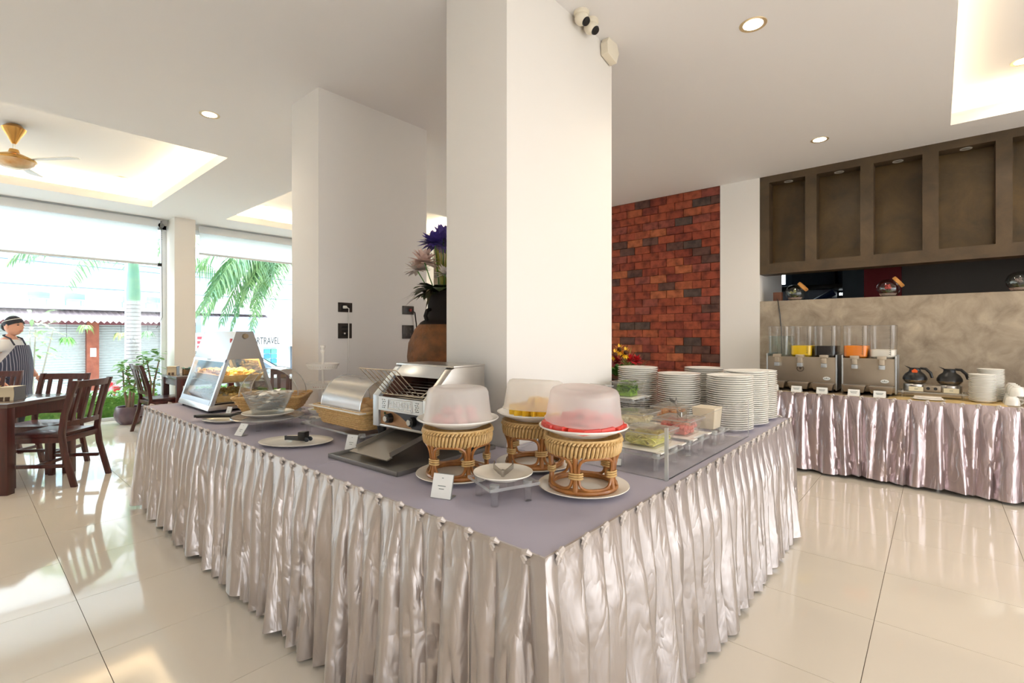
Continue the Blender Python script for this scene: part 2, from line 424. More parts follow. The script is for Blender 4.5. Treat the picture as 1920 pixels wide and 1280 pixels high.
for k in range(nrow):
    z = zt-RH*(k+1); y = 2.043; off = k % 2
    first = True
    while y < 4.36:
        if first and off: me, w = rb.choice(half), BL/2
        else: me, w = rb.choice(full), BL
        first = False
        if z > 0.85 and y < 3.75:
            o = obj('brick', me, wall_brick); o.location = (XW+.031+rb.uniform(-.004, .004), y, z)
        else: low.box(XW, XW+.04, y, min(y+w-.005, 4.39), max(z, 0.0), z+RH-.005)
        y += w
tag(low.build('brick_field', M_BRICK, wall_brick, smooth=False), kind='stuff')
# cement niche band over the hatch
ZN0, ZN1 = 2.152, 3.10; NI = [(1.116, 1.484), (0.61, 1.006), (0.109, 0.497), (-0.405, -0.012), (-0.91, -0.514), (-1.42, -1.02), (-1.93, -1.53)]
m = MB(); D = 0.22
m.box(XW, XW+D, -2.1, 1.585, 2.03, ZN0); m.box(XW, XW+D, -2.1, 1.585, ZN1, H+.03)
edges = [1.585]+[v for n_ in NI for v in (n_[1], n_[0])]+[-2.1]
for k in range(0, len(edges), 2): m.box(XW, XW+D, edges[k+1], edges[k], ZN0, ZN1)
trim_1 = struct(m, 'trim_1', M_BRONZE, smooth=False)
trim_1['label'] = 'brown cement band of niches above the serving hatch'
M_NICHE = concrete('niche_plaster', (98, 76, 42), (66, 51, 30), 0.3, 3.2)
for (a, b) in NI: MB().box(XW+.17, XW+D+.01, a-.01, b+.01, ZN0-.01, ZN1+.01).build('niche_back', M_NICHE, trim_1, smooth=False)
struct(MB().box(XW, XW+.25, -3.6, -2.1, 1.712, H+.05), 'wall_above_counter', M_WALL, smooth=False)
# kitchen seen through the hatch
def wall_x(m, x0, x1, ya, yb, ops, z1=H+.2):
    y = ya
    for (a, b, s0, s1) in ops:
        m.box(x0, x1, y, a, 0, z1); m.box(x0, x1, a, b, 0, s0); m.box(x0, x1, a, b, s1, z1); y = b
    m.box(x0, x1, y, yb, 0, z1)
m = MB(); wall_x(m, 9.5, 9.6, -4.6, 2.7, [(1.028, 1.215, 1.955, 2.01), (1.976, 2.56, 2.18, 2.95)], H+.3); m.box(XW+.25, 9.6, 2.6, 2.7, 0, H+.3); m.box(XW+.25, 9.6, -4.6, -4.5, 0, H+.3); m.box(XW+.2, 9.6, -4.6, 2.7, 3.3, 3.4)
struct(m, 'wall_kitchen', P('kitchen_paint', (96, 108, 122), 0.7), smooth=False)
struct(MB().box(XW+.25, 7.38, 1.587, 1.70, 0, 3.3), 'wall_kitchen_return', M_WALL, smooth=False)
struct(MB().box(7.6, 7.75, 0.33, 0.70, 0, 3.3), 'wall_kitchen_red', P('red_paint', (120, 8, 22), 0.6), smooth=False)
struct(MB().box(7.9, 8.05, -3.8, 0.345, 0, 3.3), 'wall_kitchen_grey', P('grey_paint', (110, 102, 96), 0.7), smooth=False)
struct(MB().box(8.2, 8.32, 0.70, 1.0, 0, 3.3), 'wall_kitchen_pier', P('pier_paint', (120, 138, 150), 0.7), smooth=False)
struct(MB().box(7.55, 7.62, -3.8, 0.33, 1.5, 1.765), 'trim_2', P('red_trim', (128, 12, 26), 0.5), smooth=False)
for nm, (y0, y1, z0, z1), bars in (('window_3', (1.976, 2.56, 2.18, 2.95), 1), ('window_4', (1.028, 1.215, 1.955, 2.01), 4)):
    f = MB(); e = .012 if bars == 4 else .03
    for b in ((y0, y1, z0, z0+e*.5), (y0, y1, z1-e*.5, z1), (y0, y0+e*.5, z0, z1), (y1-e*.5, y1, z0, z1)): f.box(9.52, 9.56, *b)
    for k in range(1, bars+1): yy = y0+(y1-y0)*k/(bars+1); f.box(9.52, 9.56, yy-e*.25, yy+e*.25, z0, z1)
    w = struct(f, nm, P('kitchen_frame', (150, 164, 176), .5), smooth=False)
    MB().box(9.537, 9.543, y0+e*.4, y1-e*.4, z0+e*.4, z1-e*.4).build('pane', M_GLASS, w, smooth=False)
# kitchen cabinet and hood in the hatch
t = thing('kitchen_cabinet', 'pale kitchen cupboard seen through the serving hatch', 'cabinet', (8.9, 1.5, 0))
MB().box(0, .5, -.28, .65, 0, 2.02).build('carcass', P('kitchen_white', (196, 206, 220), 0.5), t, bevel=0.004)
for k in range(3):
    MB().box(-.02, 0, -.27+.305*k, .025+.305*k, .1, 1.98).build('door', P('kitchen_white', (196, 206, 220), 0.5), t, bevel=0.004)
t = thing('extractor_hood', 'black extractor hood above the kitchen cupboard', 'hood', (8.75, 1.5, 0))
MB().box(0, .6, -.85, .8, 2.03, 2.09).build('canopy', M_DARK, t, bevel=0.004); MB().box(.3, .6, -.3, .3, 2.09, 2.5).build('flue', P('hood_grey', (70, 84, 100), 0.5), t)
# ---------------- side walls out of view: glazed openings behind the viewer
m = MB()
wall_x(m, X0-.2, X0, Y0, YW+.12, [])
struct(m, 'wall_left', M_WALL, smooth=False)
m = MB(); wall_x(m, Y0-.2, Y0, X0, XW+.2, [(-3.6, -.6, .1, 2.7), (-.3, 2.7, .1, 2.7), (3.0, 6.0, .1, 2.7)])
m.v = [(y, x, z) for x, y, z in m.v]; m.f = [f[::-1] for f in m.f]
struct(m, 'wall_rear', M_WALL, smooth=False)
# ---------------- window wall
M_FRAME = P('window_frame_white', (236, 238, 240), 0.4)
m = MB(); m.box(X0, XW, YW, YW+.12, 3.10, H+.1); m.box(5.7, XW, YW, YW+.12, 0, 3.1)
struct(m, 'wall_window', M_WALL, smooth=False)
def window(name, x0, x1, mull):
    f = MB(); yb = YW+.03
    f.box(x0, x0+.07, yb, yb+.06, 0, 3.1); f.box(x1-.07, x1, yb, yb+.06, 0, 3.1); f.box(x0, x1, yb, yb+.06, 3.03, 3.1); f.box(x0, x1, yb, yb+.06, 0, .045)
    for x in mull: f.box(x-.03, x+.03, yb, yb+.06, .045, 3.03)
    w = struct(f, name, M_FRAME, bevel=0.003)
    xs_ = [x0+.07]+[x for mm in mull for x in (mm-.03, mm+.03)]+[x1-.07]
    for k in range(0, len(xs_), 2): MB().box(xs_[k], xs_[k+1], yb+.026, yb+.034, .045, 3.03).build('pane', M_GLASS, w, smooth=False)
    return w
window('window_1', -3.9, 2.27, (-1.8, -0.2)); window('window_2', 2.60, 5.7, (4.45,))
# roller blinds
M_BLIND = transl('blind_fabric', (250, 251, 252), 0.82)
def blind(label, x0, x1, zb, yy):
    t = thing('roller_blind', label, 'blind', (x0, yy, zb)); w = x1-x0; ht = 3.10-zb
    MB().box(0, w, -.004, .004, 0.02, ht).build('fabric', M_BLIND, t, smooth=False)
    MB().box(-.01, w+.01, -.014, .014, -.012, .02).build('bottom_bar', P('bar_grey', (216, 220, 222), 0.4), t, bevel=0.004)
    MB().box(-.02, w+.02, -.07, -.02, ht-.06, ht+.05).build('valance', P('valance_white', (226, 229, 231), 0.5), t, bevel=0.004)
    MB().cyl((0, 0, ht), (w, 0, ht), .028).build('roller_tube', M_WHITEP, t)
    return t, w, ht
t, w, ht = blind('wide white roller blind half drawn over the street window beside the pier', -3.6, 2.13, 2.44, 9.44)
m = MB(); m.box(w+.01, w+.05, -.05, .05, ht-.09, ht+.05); m.cyl((w+.03, -.07, ht-.03), (w+.03, .03, ht-.03), .04)
m.build('bracket', P('bracket_steel', (120, 118, 116), 0.35, metal=.8), t)
m = MB(); m.tube([(w+.035, -.06, ht-.05), (w+.045, -.06, ht-.9), (w+.05, -.06, ht-1.5), (w-.03, -.06, ht-1.68)], .004, 6)
for k in range(6): m.ball((w+.036+.001*k, -.06, ht-.1-.03*k), .007, 6, 4)
m.build('chain', P('chain_grey', (92, 92, 92), 0.4, metal=.7), t)
MB().box(w, w+.05, -.02, .02, -.02, .03).build('bar_end', M_DARK, t)
blind('short white roller blind over the palm frond window', 2.72, 5.6, 2.69, 9.44)
# ================================================================ BUFFET TABLE
TX0, TX1, TY0, TY1 = 0.97, 3.66, 0.74, 4.66
t = thing('buffet_table', 'long buffet table under a mauve grey cloth built around two columns', 'table', (0, 0, 0))
m = MB(); g = 0.004
cells(m, [TX0, 1.79-g, 2.82+g, TX1], [TY0, 1.60-g, 2.05+g, 3.50-g, 3.94+g, TY1], [(1.79-g, 2.82+g, 1.60-g, 2.05+g), (1.79-g, 2.82+g, 3.50-g, 3.94+g)], TT-.03, TT)
m.build('table_top', M_CLOTH, t, smooth=False)
for x in (1.05, 3.52):
    for y in (0.85, 2.2, 3.3, 4.55): MB().cyl((x, y, 0), (x, y, TT-.03), .018).build('leg', M_STEEL, t)
# cloth seams lying as faint ridges
for y in (2.0, 3.2):
    MB().box(TX0+.01, 1.78, y-.003, y+.003, TT-.0005, TT+.0012).build('seam', M_CLOTH, t, smooth=False)

def skirt_mesh(path, ztop, zbot, pitch, seed, ns=14, nv=34, amp=0.078, flare=0.028):
    """path: corner points walked so that the outside lies to the right; returns mesh and pleat points"""
    r = random.Random(seed)
    segs = []; tot = 0
    for a, b in zip(path[:-1], path[1:]):
        L = math.hypot(b[0]-a[0], b[1]-a[1]); segs.append((a, b, L, tot)); tot += L
    knots = []; pos = 0.0
    for (a, b, L, s0) in segs:
        n = max(2, round(L/pitch))
        for k in range(n): knots.append(s0+L*(k+0.5)/n+r.uniform(-.08, .08)*pitch)
    N = len(knots)
    dep = [r.uniform(.7, 1.3) for _ in knots]; drift = [r.uniform(-.4, .4)*pitch for _ in knots]; wid = [r.uniform(.8, 1.3) for _ in knots]; beg = [0.0]*N
    folds = list(zip(knots, dep, drift, wid, beg))
    for a_, b_ in zip(knots[:-1], knots[1:]):                          # extra folds that open lower down
        if b_-a_ < 2.2*pitch and r.random() < .75: folds.append((a_+(b_-a_)*r.uniform(.4, .75), r.uniform(.35, .85), r.uniform(-.5, .5)*pitch, r.uniform(.5, .9), r.uniform(.12, .5)))
    folds.sort(); FK = [f_[0] for f_ in folds]; NF = len(folds)
    ph = [r.uniform(0, 2*PI) for _ in range(6)]
    def frame(s):
        s = min(max(s, 0), tot-1e-6)
        for i, (a, b, L, s0) in enumerate(segs):
            if s <= s0+L+1e-9:
                u = (s-s0)/L; tx, ty = (b[0]-a[0])/L, (b[1]-a[1])/L
                p = (a[0]+tx*(s-s0), a[1]+ty*(s-s0)); nx, ny = ty, -tx
                rad = 0.05                                              # blend normals round a corner
                for other, dist in ((i+1, s0+L-s), (i-1, s-s0)):
                    if 0 <= other < len(segs) and dist < rad:
                        a2, b2, L2, _ = segs[other]; n2 = ((b2[1]-a2[1])/L2, -(b2[0]-a2[0])/L2); w_ = 0.5*(1-dist/rad)
                        nx, ny = nx*(1-w_)+n2[0]*w_, ny*(1-w_)+n2[1]*w_; q = math.hypot(nx, ny)
                        nx, ny = nx/q*min(1.35, 1/q), ny/q*min(1.35, 1/q)
                return p, (nx, ny), (tx, ty)
    S = []
    pts = [0.0]+knots+[tot]
    for a, b in zip(pts[:-1], pts[1:]):
        for k in range(ns):
            u = k/ns; u = u if a == 0 or b == tot else 0.5-0.5*math.cos(PI*u)*(0.55+0.45*abs(math.cos(PI*u)))
            S.append(a+(b-a)*u)
    S.append(tot)
    for (_, _, L, s0) in segs[1:]: S.append(s0)
    S = sorted(set(S))
    import bisect
    V = []
    for j in range(nv+1):
        v = j/nv; z = ztop+(zbot-ztop)*v
        kp = [f_[0]+f_[2]*v**1.3 for f_ in folds]
        for s in S:
            i = bisect.bisect_left(FK, s); d = 0.0
            for c in range(max(0, i-4), min(NF, i+4)):
                g_ = v-folds[c][4]
                if g_ < 0 or abs(s-kp[c]) > pitch*1.5: continue
                ramp = min(1.0, g_/.30)**.8
                w = (.07+.34*min(1, g_/.6)**.9)*pitch*folds[c][3]*(1.25 if s > kp[c] else 0.42)
                q = abs(s-kp[c])/w; d = max(d, folds[c][1]*math.exp(-q**1.15)*ramp)
            A = amp*(.35+.65*v)
            out = 0.006+flare*v**1.1 - A*d + A*.75*min(1, v/.3)
            out += v*(.007*math.sin(s*9.3+ph[0]+2*v)+.006*math.sin(s*23.0+ph[1]+3*v)+.0035*math.sin(s*51+ph[2]-4*v))
            out += .0035*math.sin(v*7+s*31+ph[3])*v
            p, n_, tg = frame(s)
            sh = v*(.016*math.sin(s*14.1+ph[4])+.01*math.sin(s*37+ph[5]))
            V.append((p[0]+n_[0]*max(out, .002)+tg[0]*sh*0.6, p[1]+n_[1]*max(out, .002)+tg[1]*sh*0.6, z + (0.008*math.sin(s*11+ph[2]) if j == nv else 0)))
    W = len(S); mb = MB(); mb.v = V
    mb.f = [(j*W+i, (j+1)*W+i, (j+1)*W+i+1, j*W+i+1) for j in range(nv) for i in range(W-1)]; mb.m = [0]*len(mb.f)
    kn = [(frame(s)) for s in knots]
    return mb, kn
def knot_mesh(mat):
    m = MB(); m.tube([(-.012, .002, .0), (-.006, .008, .006), (.002, .009, .004), (.008, .006, -.010), (.006, .004, -.022)], [.004, .007, .006, .006, .003], 6)
    m.tube([(.010, .004, .004), (.004, .010, -.004), (-.004, .008, -.012)], [.003, .005, .003], 6)
    return m.mesh('pleat_knot', mat)
def skirt(name, label, path, ztop, zbot, pitch, seed, mat, **kw):
    mb, kn = skirt_mesh(path, ztop, zbot, pitch, seed, **kw)
    t = thing(name, label, 'table skirt')
    mb.build('drape', mat, t, ang=75)
    # narrow band along the table edge
    bm_ = MB()
    for a, b in zip(path[:-1], path[1:]):
        L = math.hypot(b[0]-a[0], b[1]-a[1]); tx, ty = (b[0]-a[0])/L, (b[1]-a[1])/L
        q = [(a[0]-tx*.0, a[1]-ty*.0), (b[0], b[1]), (b[0]+ty*.007+tx*.007, b[1]-tx*.007+ty*.007), (a[0]+ty*.007-tx*.007, a[1]-tx*.007-ty*.007)]
        bm_.prism(q, ztop-.03, ztop+.003)
    bm_.build('top_band', mat, t, smooth=False)
    km = knot_mesh(P('knot_cloth', (206, 196, 190), .5, metal=.2))
    for (p, n_, tg) in kn:
        o = obj('pleat_knot', km, t); o.location = (p[0]+n_[0]*.004, p[1]+n_[1]*.004, ztop); o.rotation_euler = (0, 0, math.atan2(n_[1], n_[0])-PI/2+rnd.uniform(-.2, .2))
        o.scale = (1.3, 1.2, 1.25)
    return t
skirt('table_skirt', 'champagne satin pleated skirt hanging round the central buffet table', [(TX0, TY1), (TX0, TY0), (TX1, TY0), (TX1, TY1), (TX0+.0001, TY1)], TT, 0.018, 0.108, 5, M_SATIN)

# ---------------- shared dishes
def plate_mesh(name, R, mat, n=40, deep=1.0):
    d = deep
    prof = [(0,.003),(.50*R,.003),(.52*R,0),(.58*R,0),(.61*R,.004),(.80*R,.010*d),(.985*R,.019*d),(R,.0212*d),(.992*R,.0232*d),(.97*R,.0228*d),(.80*R,.0145*d),(.64*R,.0113),(0,.0113)]
    if deep == 1.0 and R < .14: prof[-2:] = [(.64*R,.0124),(0,.0124)]
    return MB().lathe(prof, n).mesh(name, mat, ang=60)
def oval_mesh(name, rx, ry, mat):
    R = rx; prof = [(0,.003),(.5*R,.003),(.52*R,0),(.6*R,0),(.8*R,.008),(.99*R,.017),(R,.019),(.985*R,.0205),(.8*R,.012),(.62*R,.009),(0,.009)]
    return MB().lathe(prof, 48, sy=ry/rx).mesh(name, mat, ang=60)
def rounded_rect(x0, x1, y0, y1, r, k=5):
    pts = []
    for cx, cy, a in ((x1-r, y0+r, -PI/2), (x1-r, y1-r, 0), (x0+r, y1-r, PI/2), (x0+r, y0+r, PI)):
        for i in range(k+1): b = a+PI/2*i/k; pts.append((cx+r*math.cos(b), cy+r*math.sin(b)))
    return pts
def riser(label, loc, rz, w, d, h, inset=.03, group=None, lr=.013):
    t = thing('acrylic_riser', label, 'riser', loc, rz, group)
    m = MB(); m.box(-w/2, w/2, -d/2, d/2, h-.010, h, edge='z'); m.build('shelf', [M_ACR, M_ACRE], t, smooth=False)
    for sx in (-1, 1):
        for sy in (-1, 1):
            x, y = sx*(w/2-inset), sy*(d/2-inset)
            q = MB(); q.lathe([(0, 0), (lr, 0), (lr, h-.010)], 16, (x, y, 0)); q.lathe([(lr*.8, .001), (lr*.8, h-.012)], 16, (x, y, 0)); q.build('leg', M_ACRL, t)
            q = MB(); q.lathe([(lr*1.25, h-.016), (lr*1.25, h+.003), (0, h+.003)], 16, (x, y, 0)); q.build('cap', M_ACRE, t)
    return t
def card(label, loc, rz, w=.055, h=.07, lean=18, lines=2):
    t = thing('menu_card', label, 'card', loc, rz, 'menu cards')
    T = rot('X', -lean)
    m = MB(); m.T = T; m.box(-w/2, w/2, -.001, .002, .002, h); m.build('card_face', M_PAPER, t, smooth=False)
    m = MB(); m.T = T; m.box(-w/2-.002, w/2+.002, .0021, .0045, .0, h+.002); m.T = Matrix.Identity(4); m.box(-w/2, w/2, 0, h*.55, 0, .0025); m.build('holder', P('holder_steel', (150, 152, 150), 0.3, metal=.6), t, smooth=False)
    m = MB(); m.T = T
    for k in range(lines):
        z = h*(.50-.12*k); ww = w*(.20-.07*k); m.box(-ww, ww, -.0016, -.001, z, z+h*.03)
    m.box(-w*.04, w*.04, -.0016, -.001, h*.82, h*.85)
    m.build('print', M_PRINT, t, smooth=False)
    return t
def steel_tongs(label, loc, rz, L=.17, spread=.05, mat=None, tilt=0):
    mat = mat or M_CHROME
    t = thing('serving_tongs', label, 'tongs', loc, rz)
    t.rotation_euler = (0, math.radians(tilt), rz)
    for s in (-1, 1):
        m = MB(); pts = [(0, s*.004, .012), (L*.25, s*spread*.45, .012), (L*.8, s*spread, .012), (L, s*spread*.96, .012)]
        for a, b in zip(pts[:-1], pts[1:]):
            m.prism([(a[0], a[1]-.0012), (b[0], b[1]-.0012), (b[0], b[1]+.0012), (a[0], a[1]+.0012)], .004, .022)
        m.build('arm', mat, t)
        q = MB(); q.ball((L+.012, s*spread*.95, .012), (.016, .003, .012)); q.build('gripper', mat, t)
    m = MB(); m.cyl((0, 0, .002), (0, 0, .024), .006); m.build('spring_end', mat, t)
    return t

# ---------------- fruit on rattan stands
def rattan_stand(label, loc, rz):
    t = thing('rattan_stand', label, 'stand', loc, rz, 'rattan fruit stands')
    m = MB(); N = 40
    for k, (R, z, r) in enumerate(((.116, .009, .009), (.110, .018, .005))):
        m.tube([(R*math.cos(2*PI*i/N), R*math.sin(2*PI*i/N), z) for i in range(N)], r, 8, closed=True)
    m.build('base_ring', M_CANE, t)
    # woven band: close upright stitches that lean, over two hoops, and a plaited rim
    m = MB(); z0, z1 = .130, .186
    prof = [(.124, z0), (.128, z0+.02), (.132, z1-.01), (.133, z1)]
    m.lathe([(.118, z0), (.127, z1), ], 48); 
    n = 58
    for i in range(n):
        a = 2*PI*i/n; da = .045
        pts = [((.122)*math.cos(a-da), .122*math.sin(a-da), z0-.002), (.130*math.cos(a-da*.6), .130*math.sin(a-da*.6), z0+.006), (.133*math.cos(a), .133*math.sin(a), z0+.026), (.132*math.cos(a+da*.4), .132*math.sin(a+da*.4), z0+.037), (.126*math.cos(a+da*.8), .126*math.sin(a+da*.8), z0+.041)]
        m.tube(pts, [.004, .0055, .006, .0055, .004], 6)
        pts = [(.130*math.cos(a), .130*math.sin(a), z1-.018), (.138*math.cos(a+.05), .138*math.sin(a+.05), z1-.010), (.134*math.cos(a+.12), .134*math.sin(a+.12), z1-.001)]
        m.tube(pts, [.003, .005, .0035], 5)
    m.tube([(.134*math.cos(2*PI*i/N), .134*math.sin(2*PI*i/N), z1) for i in range(N)], .005, 6, closed=True)
    m.build('woven_band', M_RATTAN, t)
    K = 5
    for k in range(K):
        a = 2*PI*k/K+.25
        c, s = math.cos(a), math.sin(a)
        MB().tube([(.117*c, .117*s, .012), (.113*c, .113*s, .05), (.116*c, .116*s, .10), (.122*c, .122*s, .140)], [.0095, .009, .009, .0095], 8).build('post', M_CANE, t)
        m = MB()
        for z in (.060, .068, .076):
            ring = []
            for i in range(12):
                b = 2*PI*i/12; u, w = .013*math.cos(b), .024*math.sin(b)
                R = .114+u; ring.append((R*math.cos(a+w/.114), R*math.sin(a+w/.114), z))
            m.tube(ring, .0035, 5, closed=True)
        m.build('binding', M_RATTAN, t)
        # bent cane loop between this post and the next: rounded rectangle wrapped on the drum
        a2 = a+2*PI/K; pts = []
        lo, hi = a+.10, a2-.10
        rr = rounded_rect(lo, hi, .020, .128, .05, 5)
        # corner radius in angle and height differ: build an explicit superellipse
        pts = []
        for i in range(36):
            b = 2*PI*i/36; cb, sb = math.cos(b), math.sin(b)
            u = math.copysign(abs(cb)**.55, cb); w = math.copysign(abs(sb)**.55, sb)
            ang = (lo+hi)/2+u*(hi-lo)/2; z = .074+w*.055
            R = .117+.008*max(0, (z-.06)/.07); pts.append((R*math.cos(ang), R*math.sin(ang), z))
        MB().tube(pts, .0055, 6, closed=True).build('cane_loop', M_CANE, t)
    return t
SPOTS = [((1.303, 1.424), 'pale pink fruit', 0.3), ((1.622, 1.292), 'pineapple', 1.3), ((1.494, 0.964), 'watermelon', 0.72)]
base_plate = plate_mesh('plate', .164, M_CHINA2, 56); top_plate = plate_mesh('plate', .161, M_CHINA, 56, 1.5)
dome_prof = [(.134, 0), (.137, .002), (.1365, .006), (.132, .012), (.120, .108), (.113, .122), (.098, .128), (.066, .129), (.060, .124), (0, .124)]
dome_me = MB().lathe(dome_prof, 48).mesh('dome_cover', M_FROST, ang=50)
proto = None
for k, ((x, y), what, a) in enumerate(SPOTS):
    nm = ('pale pink fruit', 'pineapple', 'watermelon')[k]
    o = obj('plate', base_plate); o.location = (x, y, TT); tag(o, 'cream plate under the rattan stand of %s' % nm, 'plate', 'plates under rattan stands')
    zs = TT+.0113
    if proto is None: proto = rattan_stand('woven rattan stand holding the plate of %s' % nm, (x, y, zs), a)
    else: place(copy_tree(proto), (x, y, zs), a, 'woven rattan stand holding the plate of %s' % nm)
    zp = zs+.190
    o = obj('plate', top_plate); o.location = (x, y, zp); tag(o, 'white china plate of %s on a rattan stand' % nm, 'plate', 'fruit plates on rattan stands')
    zf = zp+.0115
    r = random.Random(40+k)
    if k == 0:
        mt = P('pink_fruit', (226, 120, 126), 0.45, var=(240, 200, 196), vscale=30)
        ch = [MB().ball((0, 0, .016), (.028, .020, .016), 10, 6).mesh('fruit_wedge', mt) for _ in range(2)]
        spots = []
        for lv, (cnt, rad) in enumerate(((9, .088), (5, .055))):
            got = []
            for _ in range(4000):
                R, b = rad*math.sqrt(r.random()), r.uniform(0, 2*PI); p = (R*math.cos(b), R*math.sin(b))
                if len(got) < cnt and all(math.hypot(p[0]-g_[0], p[1]-g_[1]) > .0565 - .004*lv for g_ in got): got.append(p)
            spots += [(p[0], p[1], .030*lv) for p in got]
        for i, (px_, py_, pz_) in enumerate(spots):
            o = obj('fruit_wedge', ch[i % 2]); o.location = (x+px_, y+py_, zf+pz_); o.rotation_euler = (0, 0, r.uniform(0, 6))
            tag(o, 'pale pink fruit wedge under a frosted cover', 'fruit', 'pink fruit wedges')
    elif k == 1:
        mt = P('pineapple_flesh', (255, 218, 70), 0.4, var=(246, 192, 36), vscale=40)
        q = MB(); q.prism([(0, 0), (.046, -.012), (.050, .012)], 0, .040); ch = q.mesh('pineapple_wedge', mt, bevel=.004)
        for i in range(26):
            ring = i < 15; R = .112 if ring else r.uniform(.0, .07); b = 2*PI*i/15 if ring else r.uniform(0, 6.28)
            o = obj('pineapple_wedge', ch); o.location = (x+R*math.cos(b), y+R*math.sin(b), zf+.010 if ring else zf+(0 if i < 21 else .04)); o.rotation_euler = (0, 0, b+PI+r.uniform(-.3, .3))
            tag(o, 'yellow pineapple wedge heaped on a white plate', 'fruit', 'pineapple wedges')
    else:
        mt = P('melon_flesh', (224, 66, 48), 0.35, var=(204, 46, 36), vscale=25)
        q = MB(); q.prism([(0, -.024), (.050, -.030), (.050, .030), (0, .024)], 0, .020); ch = q.mesh('watermelon_slice', mt, bevel=.005)
        for i in range(34):
            ring = i < 16; R = .118 if ring else r.uniform(.0, .085); b = 2*PI*i/16 if ring else r.uniform(0, 6.28)
            o = obj('watermelon_slice', ch); o.location = (x+R*math.cos(b)-.02*math.cos(b), y+R*math.sin(b)-.02*math.sin(b), zf+(.013 if ring else .02 if i < 27 else .04)); o.rotation_euler = (r.uniform(-.08, .08), r.uniform(-.08, .08), b+r.uniform(-.3, .3))
            tag(o, 'red watermelon slice heaped on a white plate', 'fruit', 'watermelon slices')
    o = obj('dome_cover', dome_me); o.location = (x, y, zf+(.0135, .027, .038)[k]); o.rotation_euler = ((.0, .0), (-.02, .10), (.07, -.03))[k]+(0,)
    tag(o, 'frosted plastic cover over the %s plate' % nm, 'cover', 'frosted fruit covers')
    if k == 2: o.scale = (1.03, 1.03, .92)
# small plate with tongs on a clear riser
riser('clear square riser under the small tongs plate', (1.236, 1.122, TT), math.radians(-21), .185, .185, .066)
o = obj('plate', plate_mesh('plate', .103, M_CHINA2, 48)); o.location = (1.236, 1.122, TT+.069); tag(o, 'small cream plate with steel tongs on a clear riser', 'plate')
steel_tongs('steel tongs standing open on the small cream plate', (1.205, 1.095, TT+.083), math.radians(41), .11, .035)
card('name card in a metal holder before the pale pink fruit stand', (1.085, 1.275, TT), math.radians(-70), .075, .082)

# ---------------- acrylic salad guard and its tubs
GX0, GX1, GY0, GY1, GH = 1.79, 2.865, 0.778, 1.56, .202
t = thing('salad_guard', 'clear acrylic box guard round the salad tubs', 'guard', (0, 0, TT))
q = MB(); q.box(GX0, GX1, GY0, GY0+.006, 0, GH, edge='y'); q.build('front_panel', [M_ACR, M_ACRE], t, smooth=False)
q = MB(); q.box(GX0, GX0+.006, GY0+.006, GY1, 0, GH, edge='x'); q.build('side_panel', [M_ACR, M_ACRE], t, smooth=False)
q = MB(); q.box(GX0+.006, 2.806, GY0+.006, GY1, 0, .004, edge='z'); q.build('bottom_panel', [M_ACR, M_ACRE], t, smooth=False)
q = MB(); q.box(GX0-.003, GX0+.009, GY0-.003, GY0+.009, 0, GH); q.build('corner_joint', M_ACRE, t, smooth=False)
M_TUB = clear('clear_tub', (250, 248, 244), 0.07, 0.05, haze=.08)
